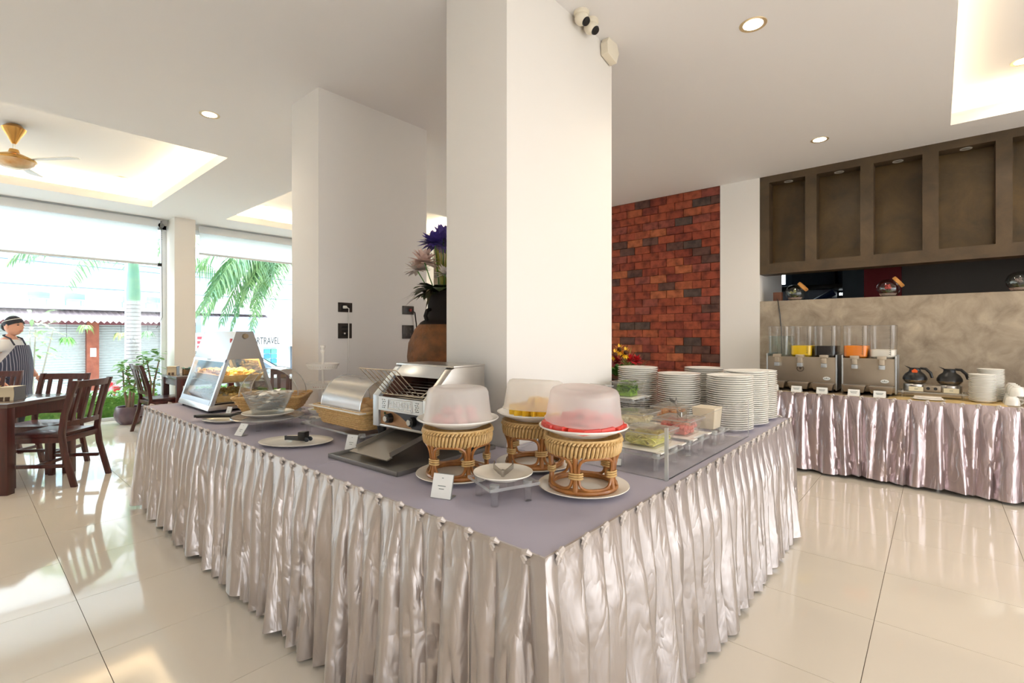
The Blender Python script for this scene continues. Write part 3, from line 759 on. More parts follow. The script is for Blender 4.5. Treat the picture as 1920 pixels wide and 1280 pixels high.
def tub(what, loc, rz, w, d, h, food, lid=True, lidlift=0.0, tongs=False, dish=True, rh=.066, fh=.6, lumps=None):
    x, y = loc
    riser('clear riser under the %s tub' % what, (x, y, TT+.004), rz, w+.05, d+.05, rh, group='salad risers')
    z = TT+.004+rh+.003
    if dish:
        t = thing('serving_dish', 'white rectangular dish under the %s tub' % what, 'dish', (x, y, z), rz, 'salad dishes')
        W, D = w/2+.035, d/2+.035; c = .03
        q = MB(); q.frustum((-W*.75, W*.75, -D*.75, D*.75), (-W, W, -D*.82, D*.82), 0, .014); q.build('base', M_CHINA, t, bevel=.002)
        q = MB()
        for sx in (-1, 1):
            for sy in (-1, 1): q.box(min(sx*W, sx*(W-.05)), max(sx*W, sx*(W-.05)), min(sy*D, sy*D*.8), max(sy*D, sy*D*.8), .009, .015)
        q.build('lug', M_CHINA, t, bevel=.002); z += .0145
    t = thing('food_tub', 'clear plastic tub of %s in the salad guard' % what, 'tub', (x, y, z), rz, 'salad tubs')
    q = MB(); a = (-w*.42, w*.42, -d*.42, d*.42); b = (-w/2, w/2, -d/2, d/2)
    q.frustum(a, b, 0, h, cap=False); q.add([(a[0], a[2], 0), (a[1], a[2], 0), (a[1], a[3], 0), (a[0], a[3], 0)], [(0, 3, 2, 1)])
    q.build('tub_wall', M_TUB, t, smooth=False)
    if lid:
        q = MB(); L = .012; q.box(b[0]-L, b[1]+L, b[2]-L, b[3]+L, h+lidlift, h+lidlift+.006, edge='z'); q.box(b[0]-L, b[1]+L, b[2]-L, b[2]-L+.004, h+lidlift-.012, h+lidlift)
        q.box(b[0]-L, b[0]-L+.004, b[2]-L, b[3]+L, h+lidlift-.012, h+lidlift); q.frustum((-w*.36, w*.36, -d*.36, d*.36), (-w*.33, w*.33, -d*.33, d*.33), h+lidlift+.006, h+lidlift+.012)
        q.build('lid', [M_TUB, M_ACRE], t, smooth=False)
    r = random.Random(sum(map(ord, what)))
    if lumps is None:
        k = fh; q = MB(); q.frustum((-w*.41, w*.41, -d*.41, d*.41), (-w*(.41+.08*k), w*(.41+.08*k), -d*(.41+.08*k), d*(.41+.08*k)), .003, h*k); me = q.mesh('filling', food, bevel=.003)
    else:
        q = MB(); q.frustum((-w*.30, w*.30, -d*.30, d*.30), (-w*.28, w*.28, -d*.28, d*.28), .003, h*fh*.6)
        for _ in range(lumps[0]*3):
            s = lumps[1]; mx, my = .44*w-s*.8, .44*d-s*.8; c = (r.uniform(-mx, mx), r.uniform(-my, my), r.uniform(min(s*.95, fh*h*.9), fh*h))
            q.T = mv(*c) @ rot('Z', r.uniform(0, 360)) @ rot('X', r.uniform(-50, 50)) @ rot('Y', r.uniform(-40, 40))
            if lumps[2] == 'leaf': q.add([(-s, 0, 0), (0, -s*.6, s*.25), (s, 0, 0), (0, s*.6, s*.3)], [(0, 1, 2, 3)])
            elif lumps[2] == 'disc': q.lathe([(0, -.002), (s, -.002), (s, .002), (0, .002)], 8)
            else: q.ball((0, 0, 0), (s, s*.8, s*.7), 6, 4)
        me = q.mesh('filling', food)
    f = obj('salad_filling', me); f.location = (x, y, z); f.rotation_euler = (0, 0, rz)
    tag(f, '%s filling its clear tub' % what, 'salad', 'salad fillings', 'stuff')
    if tongs: steel_tongs('steel tongs lying on the %s tub' % what, (x-.05, y-.03, z+h+lidlift+.014), rz+.35, .12, .022)
    return z
M_LETT = P('lettuce', (150, 196, 44), 0.5, var=(110, 160, 30), vscale=40); M_HERB = P('herb_mix', (74, 92, 44), 0.6, var=(120, 110, 70), vscale=60)
M_CUC = P('cucumber', (214, 214, 96), 0.4, var=(236, 230, 150), vscale=40); M_TOM = P('tomato', (206, 92, 84), 0.35, var=(226, 130, 116), vscale=40)
M_CORN = P('cream_salad', (240, 232, 190), 0.5, var=(248, 244, 224), vscale=20); M_ORG = P('carrot', (226, 150, 84), 0.5, var=(236, 176, 120), vscale=40)
M_DRESS = P('dressing', (240, 228, 204), 0.4)
tub('yellow green cucumber', (1.975, 0.945), .0, .19, .17, .062, M_CUC, fh=.7, lumps=(60, .022, 'disc'))
tub('red tomato', (2.29, 0.935), .0, .17, .16, .07, M_TOM, fh=.85, lumps=(50, .018, 'ball'), tongs=True)
tub('cream dressing', (2.585, 0.905), .0, .125, .12, .12, M_DRESS, lid=False, dish=False, fh=.92)
tub('orange carrot', (2.655, 1.125), .0, .17, .15, .07, M_ORG, fh=.75, lumps=(50, .014, 'ball'))
tub('pale cream potato', (2.36, 1.20), .0, .19, .17, .065, M_CORN, fh=.6, lumps=(40, .02, 'ball'))
tub('green lettuce', (2.70, 1.42), .0, .15, .13, .085, M_LETT, fh=.95, lumps=(170, .026, 'leaf'), rh=.165)
tub('dark green herb', (2.36, 1.46), .0, .17, .13, .06, M_HERB, fh=.8, lumps=(140, .016, 'leaf'), rh=.185)
steel_tongs('steel serving spoon tongs resting across the carrot tub', (2.60, 1.08, TT+.175), .5, .13, .018)
card('white name card before the cucumber tub', (1.845, 1.03, TT+.004), math.radians(-75), .045, .03, 25, 1)

# ---------------- stacks of dinner plates
stack_plate = plate_mesh('dinner_plate', .1285, M_CHINA, 36)
STK = [(2.965, 1.49, 27, 'in front of the sunflower arrangement'), (2.945, 1.205, 25, 'behind the orange carrot tub'), (3.38, 1.205, 26, 'standing alone behind the front row of stacks'), (3.005, .922, 25, 'against the end of the acrylic guard'), (3.265, .905, 26, 'middle of the row along the table edge'), (3.527, .915, 25, 'on the table corner beside the aisle')]
r = random.Random(11)
for (x, y, n, where) in STK:
    for k in range(n):
        o = obj('dinner_plate', stack_plate); o.location = (x+r.uniform(-.0012, .0012), y+r.uniform(-.0012, .0012), TT+.0125*k); o.rotation_euler = (0, 0, r.uniform(0, 6))
        tag(o, ('topmost white dinner plate of the stack %s' if k == n-1 else 'lowest white dinner plate of the stack %s' if k == 0 else 'white dinner plate within the stack %s') % where, 'plate', 'dinner plates stacked %s' % where)
# ================================================================ LEFT HALF OF THE BUFFET
# ---------------- conveyor toaster on its sheet tray
t = thing('baking_tray', 'flat grey metal tray lying under the conveyor toaster', 'tray', (1.125, 1.84, TT), math.radians(3))
q = MB(); q.box(0, .60, -.245, .245, 0, .003); 
for b in ((0, .005, -.245, .245), (.595, .60, -.245, .245), (0, .60, -.245, -.24), (0, .60, .24, .245)): q.box(*b, 0, .02)
q.build('pan', P('tray_alu', (150, 148, 144), 0.35, metal=.85), t, bevel=.0015)
TZ = TT+.003
t = thing('conveyor_toaster', 'stainless steel conveyor toaster with a wire loading rack', 'toaster', (1.36, 1.885, TZ), math.radians(3))
W = .205; Zb, Zf, Zt = .112, .262, .405; Dp = .365; Xs = .135      # half width, body bottom, front top, body top, depth, set-back of the slope
side = [(0, Zb), (Dp, Zb), (Dp, Zt), (Xs+.03, Zt), (Xs, Zt-.012), (0, Zf)]
for s in (-1, 1):
    q = MB(); q.prism(side, s*W-(.045 if s > 0 else 0), s*W+(0 if s > 0 else .045), axis='y'); q.build('side_cheek', M_STEELB if s > 0 else M_STEEL, t, bevel=.002)
q = MB(); q.box(Xs+.01, Dp, -W-.004, W+.004, Zt-.004, Zt+.006); q.box(Dp-.006, Dp, -W+.045, W-.045, Zb, Zt); q.box(.004, Dp, -W+.045, W-.045, Zb, Zb+.012)
q.build('casing', M_STEEL, t, bevel=.003)
slots = []
for s in (-1, 1):
    for k in range(5):
        for j in (0, 1):
            y = s*(.115+.014*j-(.005 if k % 2 else 0)); z = .205+.0095*k; slots.append((y-.004, y+.004, z, z+.004))
q = MB(); rows_ = sorted({.192, Zf-.004} | {v for sl in slots for v in sl[2:]})
for z0, z1 in zip(rows_[:-1], rows_[1:]):
    cut = sorted(sl[:2] for sl in slots if sl[2] < (z0+z1)/2 < sl[3]); y = -W+.045
    for (c0, c1) in cut: q.box(0, .012, y, c0, z0, z1); y = c1
    q.box(0, .012, y, W-.045, z0, z1)
q.build('front_plate', P('plate_alu', (206, 208, 210), 0.3, metal=.7), t, smooth=False)
# cut-out emblem between the vent slots
q = MB(); fr = [(-.088, -.022), (.088, -.026), (.082, .024), (-.082, .022)]
for a, b in zip(fr, fr[1:]+fr[:1]): q.tube([(-.002, -a[0], .226+a[1]), (-.002, -b[0], .226+b[1])], .0016, 6)
rr = random.Random(5)
for k in range(8):
    y = .070-.020*k
    q.box(-.003, .001, y-.0085, y-.0065, .218, .242); q.box(-.003, .001, y-.0085, y+.006, .239 if k % 2 else .228, .242 if k % 2 else .231); q.box(-.003, .001, y+.004, y+.006, .218, .236 if k % 3 else .242)
    q.box(-.003, .001, y-.009, y+.007, .206, .209); q.box(-.003, .001, y-.006, y-.003, .206, .213)
q.build('emblem', P('emblem_metal', (232, 232, 230), 0.25, metal=.6), t, smooth=False)
q = MB(); q.box(.012, .016, -W+.045, W-.045, Zb+.006, .192); q.build('control_panel', P('panel_bronze', (164, 124, 88), 0.35, metal=.5), t, smooth=False)
q = MB(); q.prism([(.07, .192), (-W+.045, .192), (-W+.045, Zb+.006), (-.085, Zb+.006), (-.04, .150), (.02, .178)], .009, .012, axis='x'); q.build('panel_swoosh', P('panel_navy', (44, 46, 56), 0.4), t, smooth=False)
for y in (.085, -.085):
    q = MB(); q.cyl((.012, y, .158), (-.012, y, .158), .024, .021, 24); k_ = q.build('knob', M_DARK, t)
    q = MB(); q.cyl((-.012, y, .158), (-.022, y, .158), .014, .013, 20); q.build('knob_cap', M_CHROME, k_)
MB().ball((.008, .122, .178), .005).build('pilot_light', P('pilot_green', (40, 90, 50), .3), t)
# dark mouth with conveyor
q = MB(); wi = W-.046; q.box(.016, .32, -wi, wi, .196, .200); q.box(.316, .32, -wi, wi, .200, Zt-.006)
for e_ in (-1, 1): q.prism([(.016, .2), (.316, .2), (.316, Zt-.006), (Xs+.02, Zt-.006), (.016, Zf-.012)], e_*wi-.001, e_*wi+.001, axis='y')
q.build('oven_liner', P('baked_enamel', (104, 68, 54), 0.6), t, smooth=False)
q = MB(); q.prism([(Xs-.045, Zt-.052), (Xs-.018, Zt-.028), (Xs+.014, Zt+.002), (Xs+.014, Zt-.05)], -W+.045, W-.045, axis='y'); q.build('mouth_lintel', P('plate_alu', (206, 208, 210), 0.3, metal=.7), t, bevel=.001)
q = MB()
for k in range(9): q.tube([(.03+.022*k, -W+.05, Zf-.035+.011*k), (.03+.022*k, W-.05, Zf-.035+.011*k)], .003, 6)
q.build('conveyor_rod', M_STEEL, t)
# loading rack: slanted wires
q = MB(); lo = (.012, Zf+.010); hi = (-.125, Zf+.140)
for y in (-.142, .142): pass
for k in range(8):
    y = -.132+.0377*k; q.tube([(lo[0], y, lo[1]), (hi[0], y, hi[1])], .0022, 6)
q.tube([(lo[0], -.15, lo[1]), (lo[0], .15, lo[1])], .0032, 6); q.tube([(hi[0], -.135, hi[1]), (hi[0], .135, hi[1])], .0034, 6)
for s in (-1, 1): q.tube([(lo[0], s*.13, lo[1]), (lo[0]+.04, s*.150, lo[1]+.03), (lo[0]+.06, s*.156, lo[1]+.05)], .003, 6)
q.build('loading_rack', P('rack_wire', (206, 196, 180), 0.25, metal=.9), t)
for x in (.035, Dp-.04):
    for s in (-1, 1):
        q = MB(); q.lathe([(0, 0), (.012, 0), (.017, .06), (.024, .105), (.024, Zb)], 16, (x, s*(W-.025), 0)); q.build('leg', M_DARK, t)
# crumb chute
q = MB(); T0 = mv(-.17, -.01, .022) @ rot('Y', -14); q.T = T0; q.box(0, .42, -.10, .14, 0, .003)
for y in (-.10, .14): q.box(.03, .42, y-.002, y+.002, 0, .022)
q.box(.0, .03, -.115, .155, -.001, .004)
q.build('toast_chute', P('chute_alu', (176, 170, 160), 0.3, metal=.8), t, smooth=False)

# ---------------- wicker baskets with clear roll tops
def wicker_basket(t, w, d, h, flare, mat=M_WICKER):
    """box basket of woven strands: rows of strands bulging over and under stakes"""
    q = MB(); rows = max(6, int(h/.0095)); per = 64
    def rim(f, rz):
        W_, D_ = w/2+flare*f, d/2+flare*f; return rounded_rect(-W_, W_, -D_, D_, .03, 4)
    for k in range(rows):
        f = k/(rows-1); base = rim(f, 0); n = len(base); pts = []
        L = [0]
        for i in range(n): a, b = base[i], base[(i+1) % n]; L.append(L[-1]+math.hypot(b[0]-a[0], b[1]-a[1]))
        for j in range(per):
            s = L[-1]*j/per; i = max(i_ for i_ in range(n) if L[i_] <= s); a, b = base[i], base[(i+1) % n]; u = (s-L[i])/max(L[i+1]-L[i], 1e-9)
            x, y = a[0]+(b[0]-a[0])*u, a[1]+(b[1]-a[1])*u; r_ = 1+.014*(1 if (j+k) % 2 else -1); pts.append((x*r_, y*r_, .004+h*f))
        q.tube(pts, .0058, 5, closed=True)
    q.add([(x, y, .004) for x, y in rim(0, 0)], [tuple(range(len(rim(0, 0))))])
    q.build('weave', mat, t)
    q = MB(); q.tube([(x, y, h+.008) for x, y in rim(1.03, 0)], .009, 8, closed=True); q.build('rim', mat, t)
def roll_top(t, w, d, R, z, mat, name='roll_cover'):
    """half-cylinder cover, axis along local y"""
    q = MB(); n = 22
    q.grid(lambda u, v: (-R*math.cos(PI*u)*w, -d/2+d*v, z+R*math.sin(PI*u)), n, 10)
    cov = q.build(name, mat, t)
    for s in (-1, 1):
        q = MB(); q.add([(-R*math.cos(PI*i/n)*w, s*d/2, z+R*math.sin(PI*i/n)) for i in range(n+1)], [tuple(range(n+1))]); q.build('end_panel', M_ACR, t, smooth=False)
        q = MB(); q.tube([(-R*math.cos(PI*i/n)*w, s*d/2, z+R*math.sin(PI*i/n)) for i in range(n+1)], .003, 6); q.build('cover_edge', M_ACRE, t)
M_ROLL = clear('roll_plastic', (250, 248, 244), 0.22, 0.22, haze=.42, hazecol=(240, 236, 230), edge=.5)
M_CLEARROLL = clear('dome_plastic', (254, 254, 254), 0.20, 0.08, haze=.16, edge=.5)
riser('clear riser under the bread basket', (1.52, 2.435, TT), 0, .44, .62, .062, group='pastry risers')
t = thing('bread_basket', 'wicker bread basket with a milky half round roll top', 'basket', (1.52, 2.43, TT+.066), 0, 'roll top baskets')
wicker_basket(t, .30, .44, .085, .035); roll_top(t, 1.0, .40, .158, .098, M_ROLL)
q = MB(); q.box(-.185, -.178, -.06, .06, .094, .102); q.build('handle', M_CHROME, t, bevel=.002)
q = MB(); q.box(-.20, -.16, -.265, .265, .092, .099); q.build('cover_lip', P('milky_lip', (236, 230, 220), .3), t, bevel=.002)
loaf = MB(); loaf.ball((0, 0, .02), (.05, .018, .034), 12, 8); loaf_me = loaf.mesh('bread_slice', P('bread', (226, 178, 118), 0.75, var=(240, 206, 156), vscale=30))
r = random.Random(3)
for i in range(14):
    o = obj('bread_slice', loaf_me); o.location = (1.52+(-.06 if i % 2 else .05)+r.uniform(-.02, .02), 2.27+.026*i, TT+.066+.055+r.uniform(0, .02)); o.rotation_euler = (r.uniform(-.5, .5), r.uniform(-.2, .2), r.uniform(-.3, .3))
    tag(o, 'golden bread slice under the roll top', 'bread', 'bread in the roll top basket')
card('name card in a metal holder before the bread basket', (1.25, 2.135, TT), math.radians(-70), .062, .075)
# clear domed basket
riser('low clear riser under the domed basket', (1.455, 3.475, TT), 0, .30, .30, .045, group='pastry risers')
t = thing('domed_basket', 'wicker basket with a clear round roll top behind the glass bowl', 'basket', (1.455, 3.475, TT+.049), math.radians(-38), 'roll top baskets')
wicker_basket(t, .34, .27, .085, .045); roll_top(t, 1.0, .24, .185, .098, M_CLEARROLL)
loaf2 = MB().ball((0, 0, .02), (.045, .03, .022), 12, 8).mesh('pastry', P('pastry', (214, 150, 84), 0.6, var=(236, 190, 130), vscale=25))
for i in range(9):
    u, v, w_ = ((i % 3)-1)*.094, (-.034 if i < 3 else .034 if i < 6 else 0), (0 if i < 6 else .036); a = math.radians(-38)
    o = obj('pastry', loaf2); o.location = (1.455+u*math.cos(a)-v*math.sin(a), 3.475+u*math.sin(a)+v*math.cos(a), TT+.049+.012+w_); o.rotation_euler = (0, 0, a+r.uniform(-.08, .08))
    tag(o, 'browned pastry in the domed basket', 'pastry', 'pastries in the domed basket')
# glass bowl of foil sachets on a round stand
t = thing('cake_stand', 'round clear stand under the glass bowl of sachets', 'stand', (1.245, 3.055, TT))
q = MB(); q.lathe([(0, .062), (.20, .062), (.203, .066), (.20, .070), (0, .070)], 56); q.build('disc', clear('stand_glass', (244, 242, 238), .22, .05, haze=.35), t)
for k in range(4):
    a = PI/4+k*PI/2; q = MB(); q.lathe([(0, 0), (.014, 0), (.014, .062)], 16, (.13*math.cos(a), .13*math.sin(a), 0)); q.build('leg', M_ACRL, t)
o = obj('plate', plate_mesh('plate', .145, M_CHINA2, 48)); o.location = (1.245, 3.055, TT+.070); tag(o, 'white plate under the glass bowl of sachets', 'plate')
zb = TT+.0815
t = thing('glass_bowl', 'flared clear glass bowl full of foil sachets', 'bowl', (1.245, 3.055, zb))
q = MB(); q.lathe([(0, .0), (.086, .0), (.09, .006), (.098, .03), (.122, .085), (.140, .128), (.143, .130), (.138, .128), (.118, .085), (.094, .034), (.084, .012), (0, .010)], 48); q.build('bowl', clear('bowl_glass', (244, 246, 246), .10, .03, haze=.10), t)
foil = [P('foil_%d' % i, c, .35, metal=.4) for i, c in enumerate(((216, 212, 206), (196, 192, 186), (232, 230, 226)))]
sm = []
for i in range(3):
    q = MB(); q.grid(lambda u, v: ((u-.5)*.055, (v-.5)*.036, .006*math.sin(PI*u)*math.sin(PI*v)), 4, 3); q.grid(lambda u, v: ((u-.5)*.055, (.5-v)*.036, -.004*math.sin(PI*u)*math.sin(PI*v)), 4, 3); sm.append(q.mesh('foil_sachet', foil[i]))
for i in range(70):
    lay = i//14; rin = (.056, .066, .077, .087, .094)[lay]; R = rin*math.sqrt(r.random()); b = r.uniform(0, 6.28)
    if i % 2: R = rin
    o = obj('foil_sachet', sm[i % 3]); o.location = (1.245+R*math.cos(b), 3.055+R*math.sin(b), zb+.030+.023*lay+r.uniform(0, .008)); o.rotation_euler = (r.uniform(-.3, .3), r.uniform(-.3, .3), r.uniform(0, 6))
    tag(o, ('pale silver', 'dull grey', 'bright white')[i % 3]+' foil sachet in the glass bowl', 'sachet', ('pale silver', 'dull grey', 'bright white')[i % 3]+' sachets in the glass bowl')
# tongs plates
o = obj('oval_plate', oval_mesh('oval_plate', .185, .135, M_CHINA2)); o.location = (1.145, 2.47, TT); o.rotation_euler = (0, 0, math.radians(-52)); tag(o, 'oval cream plate with short tongs before the bread basket', 'plate')
t = steel_tongs('short tongs with black grips on the oval cream plate', (1.125, 2.545, TT+.012), math.radians(-62), .12, .016, P('tong_dark', (70, 74, 80), .3, metal=.6))
q = MB(); q.box(.085, .125, -.020, .020, .008, .050); q.build('grip', M_DARK, t, bevel=.004)
o = obj('oval_plate', oval_mesh('oval_plate', .135, .10, M_CHINA2)); o.location = (1.13, 3.455, TT); o.rotation_euler = (0, 0, math.radians(-60)); tag(o, 'oval cream plate with black tongs before the food warmer', 'plate')
t = thing('serving_tongs', 'black plastic tongs on the oval plate before the food warmer', 'tongs', (1.13, 3.46, TT+.028), math.radians(-52))
for s in (-1, 1):
    q = MB(); q.tube([(-.17, s*.010, .004), (-.06, s*.016, .010), (.07, s*.022, .012)], [.010, .012, .010], 8); q.build('arm', M_DARK, t)
    q = MB(); q.ball((.10, s*.024, .012), (.05, .010, .020)); q.build('paddle', M_DARK, t)
MB().cyl((-.178, 0, -.002), (-.178, 0, .014), .016, n=12).build('spring_end', M_DARK, t)
card('name card lying back before the round clear stand', (1.02, 2.905, TT), math.radians(-75), .06, .075, 35)
card('small name card between the food warmer and the black tongs', (1.235, 3.70, TT), math.radians(-75), .05, .06)
# small spotted bowl and two-tier rack
riser('small clear riser under the spotted bowl', (1.50, 2.92, TT), 0, .19, .17, .05, inset=.02, group='pastry risers')
t = thing('small_bowl', 'small white bowl of yellow mix beside the bread basket', 'bowl', (1.50, 2.92, TT+.054))
q = MB(); q.lathe([(0, 0), (.03, 0), (.055, .02), (.072, .042), (.070, .043), (.05, .022), (0, .008)], 32); q.build('bowl', M_CHINA, t)
q = MB(); q.lathe([(.060, .034), (.03, .040), (0, .042)], 20); q.build('filling', P('yellow_mix', (222, 206, 130), .6, var=(120, 110, 60), vscale=120), t)
t = thing('tiered_rack', 'white two tier round rack with pierced trays by the rear column', 'rack', (1.635, 3.135, TT))
# pierced trays: ring of separate wall panels leaves real holes
def tier(z, name):
    q = MB(); q.lathe([(0, z), (.088, z), (.092, z+.002)], 40)
    n = 40
    for k in range(n):
        a0, a1 = 2*PI*(k+.18)/n, 2*PI*(k+.82)/n
        for (r0, z0, r1, z1) in ((.092, z+.002, .104, z+.030),): q.add([(r0*math.cos(a0), r0*math.sin(a0), z0), (r0*math.cos(a1), r0*math.sin(a1), z0), (r1*math.cos(a1), r1*math.sin(a1), z1), (r1*math.cos(a0), r1*math.sin(a0), z1)], [(0, 1, 2, 3)])
    q.lathe([(.0965, z+.010), (.1025, z+.024)], 40) if False else None
    q.lathe([(.0918, z+.001), (.0955, z+.011)], 40); q.lathe([(.0975, z+.015), (.1, z+.021)], 40); q.lathe([(.1005, z+.024), (.106, z+.037), (.109, z+.037), (.103, z+.024)], 40)
    return q.build(name, P('rack_white', (240, 234, 224), .45), t)
tier(.20, 'tray'); tier(.328, 'tray')
MB().lathe([(0, 0), (.085, 0), (.085, .006), (.02, .012), (.008, .02), (.008, .43), (.014, .44), (.016, .45), (.010, .458), (.012, .468), (.018, .474), (.018, .486), (0, .49)], 24).build('post', P('rack_white', (240, 234, 224), .45), t)
for i in range(6):
    o = MB().box(-.02, .02, -.012, .012, 0, .006).build('tea_sachet', P('tea_red' if i % 2 else 'tea_cream', (190, 60, 50) if i % 2 else (230, 214, 190), .6), None, bevel=.002)
    o.location = (1.635+.05*math.cos(i*1.05), 3.135+.05*math.sin(i*1.05), TT+(.332 if i < 3 else .204)); o.rotation_euler = (0, 0, i*1.3); tag(o, ('red' if i % 2 else 'cream')+' paper tea sachet on the %s tray of the white rack' % ('upper' if i < 3 else 'lower'), 'sachet', 'tea sachets %d' % (i//3*2+i % 2))
# ---------------- lit food warmer
t = thing('food_warmer', 'lit steel food warmer with sloping glass sides and a metal hood', 'food warmer', (1.409, 3.87, TT))
def tr(z): return .245-.185*(z-.0)/.583             # half width of the trapezium at height z
L = .70
q = MB(); q.prism([(-.245, .018), (.245, .018), (tr(.055)+.004, .055), (-tr(.055)-.004, .055)], 0, L, axis='y'); q.build('base', M_STEEL, t, bevel=.003)
zh = .378
q = MB(); q.prism([(-tr(zh), zh), (-tr(.583), .583), (tr(.583), .583), (tr(zh), zh), (tr(zh)-.006, zh), (tr(.575)-.006, .575), (-tr(.575)+.006, .575), (-tr(zh)+.006, zh)], 0, L, axis='y'); q.build('hood', M_STEELB, t, bevel=.001)
for y in (0, L-.003):
    q = MB(); q.prism([(-tr(zh)+.002, zh), (tr(zh)-.002, zh), (tr(.583)-.002, .582), (-tr(.583)+.002, .582)], y-.001, y+.003, axis='y'); q.build('hood_end', P('warmer_end', (172, 168, 163), .42, metal=.5), t, smooth=False)
for s in (-1, 1):
    q = MB(); q.add([(s*tr(.055), .03, .055), (s*tr(.055), L-.03, .055), (s*tr(zh), L-.03, zh), (s*tr(zh), .03, zh)], [(0, 1, 2, 3)]); q.build('side_glass', clear('warmer_glass', (176, 166, 154), .10, .05), t, smooth=False)
    for y0, y1 in ((0, .032), (L-.032, L)):
        q = MB(); q.prism([(s*tr(.05), .05), (s*(tr(.05)-.025), .05), (s*(tr(zh)-.025), zh), (s*tr(zh), zh)], y0, y1, axis='y'); q.build('corner_post', M_STEELB, t, smooth=False)
    q = MB(); q.prism([(s*(tr(.05)+.004), .045), (s*(tr(.05)-.004), .045), (s*(tr(.09)-.004), .09), (s*(tr(.09)+.004), .09)], .03, L-.03, axis='y'); q.build('bottom_rail', M_STEELB, t, smooth=False)
    q = MB(); q.prism([(s*(tr(zh-.02)+.004), zh-.02), (s*(tr(zh-.02)-.006), zh-.02), (s*(tr(zh)-.006), zh), (s*(tr(zh)+.004), zh)], .0, L, axis='y'); q.build('hinge_rail', M_STEELB, t, smooth=False)
for z, fz, nm in ((.205, .05, 'upper'), (.062, .045, 'lower')):
    w_ = tr(z)-.02; q = MB(); q.box(-w_, w_, .03, L-.03, z, z+.004); q.build('shelf', M_STEEL, t, smooth=False)
    q = MB()
    for k in range(2):
        y0 = .045+.315*k; q.frustum((-w_*.8, w_*.8, y0+.02, y0+.27), (-w_*.92, w_*.92, y0, y0+.29), z+.004, z+.004+fz)
    q.build('food_tray', P('tray_gold', (232, 200, 140), .5, var=(218, 180, 110), vscale=50), t, smooth=False)
q = MB(); r = random.Random(9)
for i in range(260):
    s_ = r.uniform(.010, .018); w_ = tr(.26)-.04; q.T = mv(r.uniform(-w_, w_), r.uniform(.06, L-.06), .258+r.uniform(0, .03)) @ rot('Z', r.uniform(0, 360)); q.ball((0, 0, 0), (s_, s_*.8, s_*.7), 6, 4)
f = q.build('fried_snack', P('fried_gold', (244, 218, 150), .6, var=(232, 192, 110), vscale=60)); f.location = (1.409, 3.87, TT); tag(f, 'golden fried snack heaped on the upper warmer shelf', 'fried food', kind='stuff')
q = MB()
for i in range(160):
    s_ = r.uniform(.010, .018); w_ = tr(.11)-.05; q.T = mv(r.uniform(-w_, w_), r.uniform(.06, L-.06), .108+r.uniform(0, .012)) @ rot('Z', r.uniform(0, 360)); q.ball((0, 0, 0), (s_, s_*.8, s_*.7), 6, 4)
f = q.build('fried_snack', P('fried_gold2', (234, 204, 130), .6, var=(216, 172, 90), vscale=60)); f.location = (1.409, 3.87, TT); tag(f, 'golden fried snack spread on the lower warmer shelf', 'fried food', kind='stuff')
q = MB(); q.cyl((0, -.003, .548), (0, -.028, .548), .020, .017, 16); q.build('thermostat_knob', P('knob_brass', (170, 150, 120), .3, metal=.8), t)
q = MB(); q.box(-tr(.52)-.006, -tr(.52)+.004, .02, .045, .50, .53); q.build('switch', P('switch_red', (200, 40, 36), .4), t)
q = MB(); q.box(-tr(.385)-.012, -tr(.385), .30, .37, .366, .376); q.build('door_pull', M_CHROME, t)
for x in (-.21, .21):
    for y in (.05, L-.05): MB().cyl((x, y, 0), (x, y, .02), .016, n=12).build('foot', M_DARK, t)
q = MB(); q.cyl((0, .08, .50), (0, L-.08, .50), .012, n=10); q.build('heat_lamp', emis('heat_lamp_glow', (255, 214, 150), 14), t)
ld = bpy.data.lights.new('warmer_lamp', 'AREA'); lo_ = bpy.data.objects.new('warmer_lamp', ld); COL.objects.link(lo_); ld.shape = 'RECTANGLE'; ld.size = .08; ld.size_y = .56; ld.energy = 4.5; ld.color = (1, .78, .48); lo_.location = (0, L/2, .485); lo_.parent = t

# ---------------- vase between the columns
t = thing('floor_vase', 'carved terracotta vase with a black neck between the two columns', 'vase', (2.33, 2.72, TT))
bp = [(0, 0), (.13, 0), (.15, .02), (.195, .16), (.236, .30), (.248, .40), (.238, .50), (.195, .595), (.165, .632)]
q = MB(); q.lathe(bp, 56); m_t = P('terracotta', (150, 94, 50), .6, var=(104, 70, 38), vscale=14, bump=.9, bscale=38, bdist=.012); q.build('body', m_t, t)
q = MB(); q.lathe([(.1655, .631), (.15, .650), (.112, .672), (.102, .70), (.100, .78), (.108, .83), (.128, .862), (.138, .868), (.132, .875), (.11, .86), (.09, .82), (.088, .70)], 48); q.build('neck', P('black_clay', (32, 26, 24), .65, bump=.1, bscale=60, spec=.3), t)
for s in (-1, 1): MB().tube([(s*.135, 0, .655), (s*.150, 0, .69), (s*.135, 0, .73), (s*.105, 0, .74)], .014, 8).build('handle', P('black_clay', (34, 28, 26), .45), t)
def leaf(q, base, dirv, L, w, droop=.3, n=5):
    d = Vector(dirv).normalized(); side = d.cross(Vector((0, 0, 1)))
    if side.length < .1: side = Vector((1, 0, 0))
    side.normalize(); vs_ = []; b = Vector(base)
    for i in range(n+1):
        u = i/n; p = b+d*L*u+Vector((0, 0, -droop*L*u*u)); ww = w*math.sin(PI*min(1, .12+.88*u))**.8*(1 if i < n else 0.02)
        vs_ += [tuple(p-side*ww/2), tuple(p+side*ww/2)]
    q.add(vs_, [(2*i, 2*i+1, 2*i+3, 2*i+2) for i in range(n)])
def flower_head(q, c, R, n, r, depth=.5):
    for i in range(n):
        a = r.uniform(0, 6.28); e = r.uniform(-.3, 1.35); leaf(q, c, (math.cos(a)*math.cos(e), math.sin(a)*math.cos(e), math.sin(e)), R*r.uniform(.7, 1.05), R*.30, .15, 3)
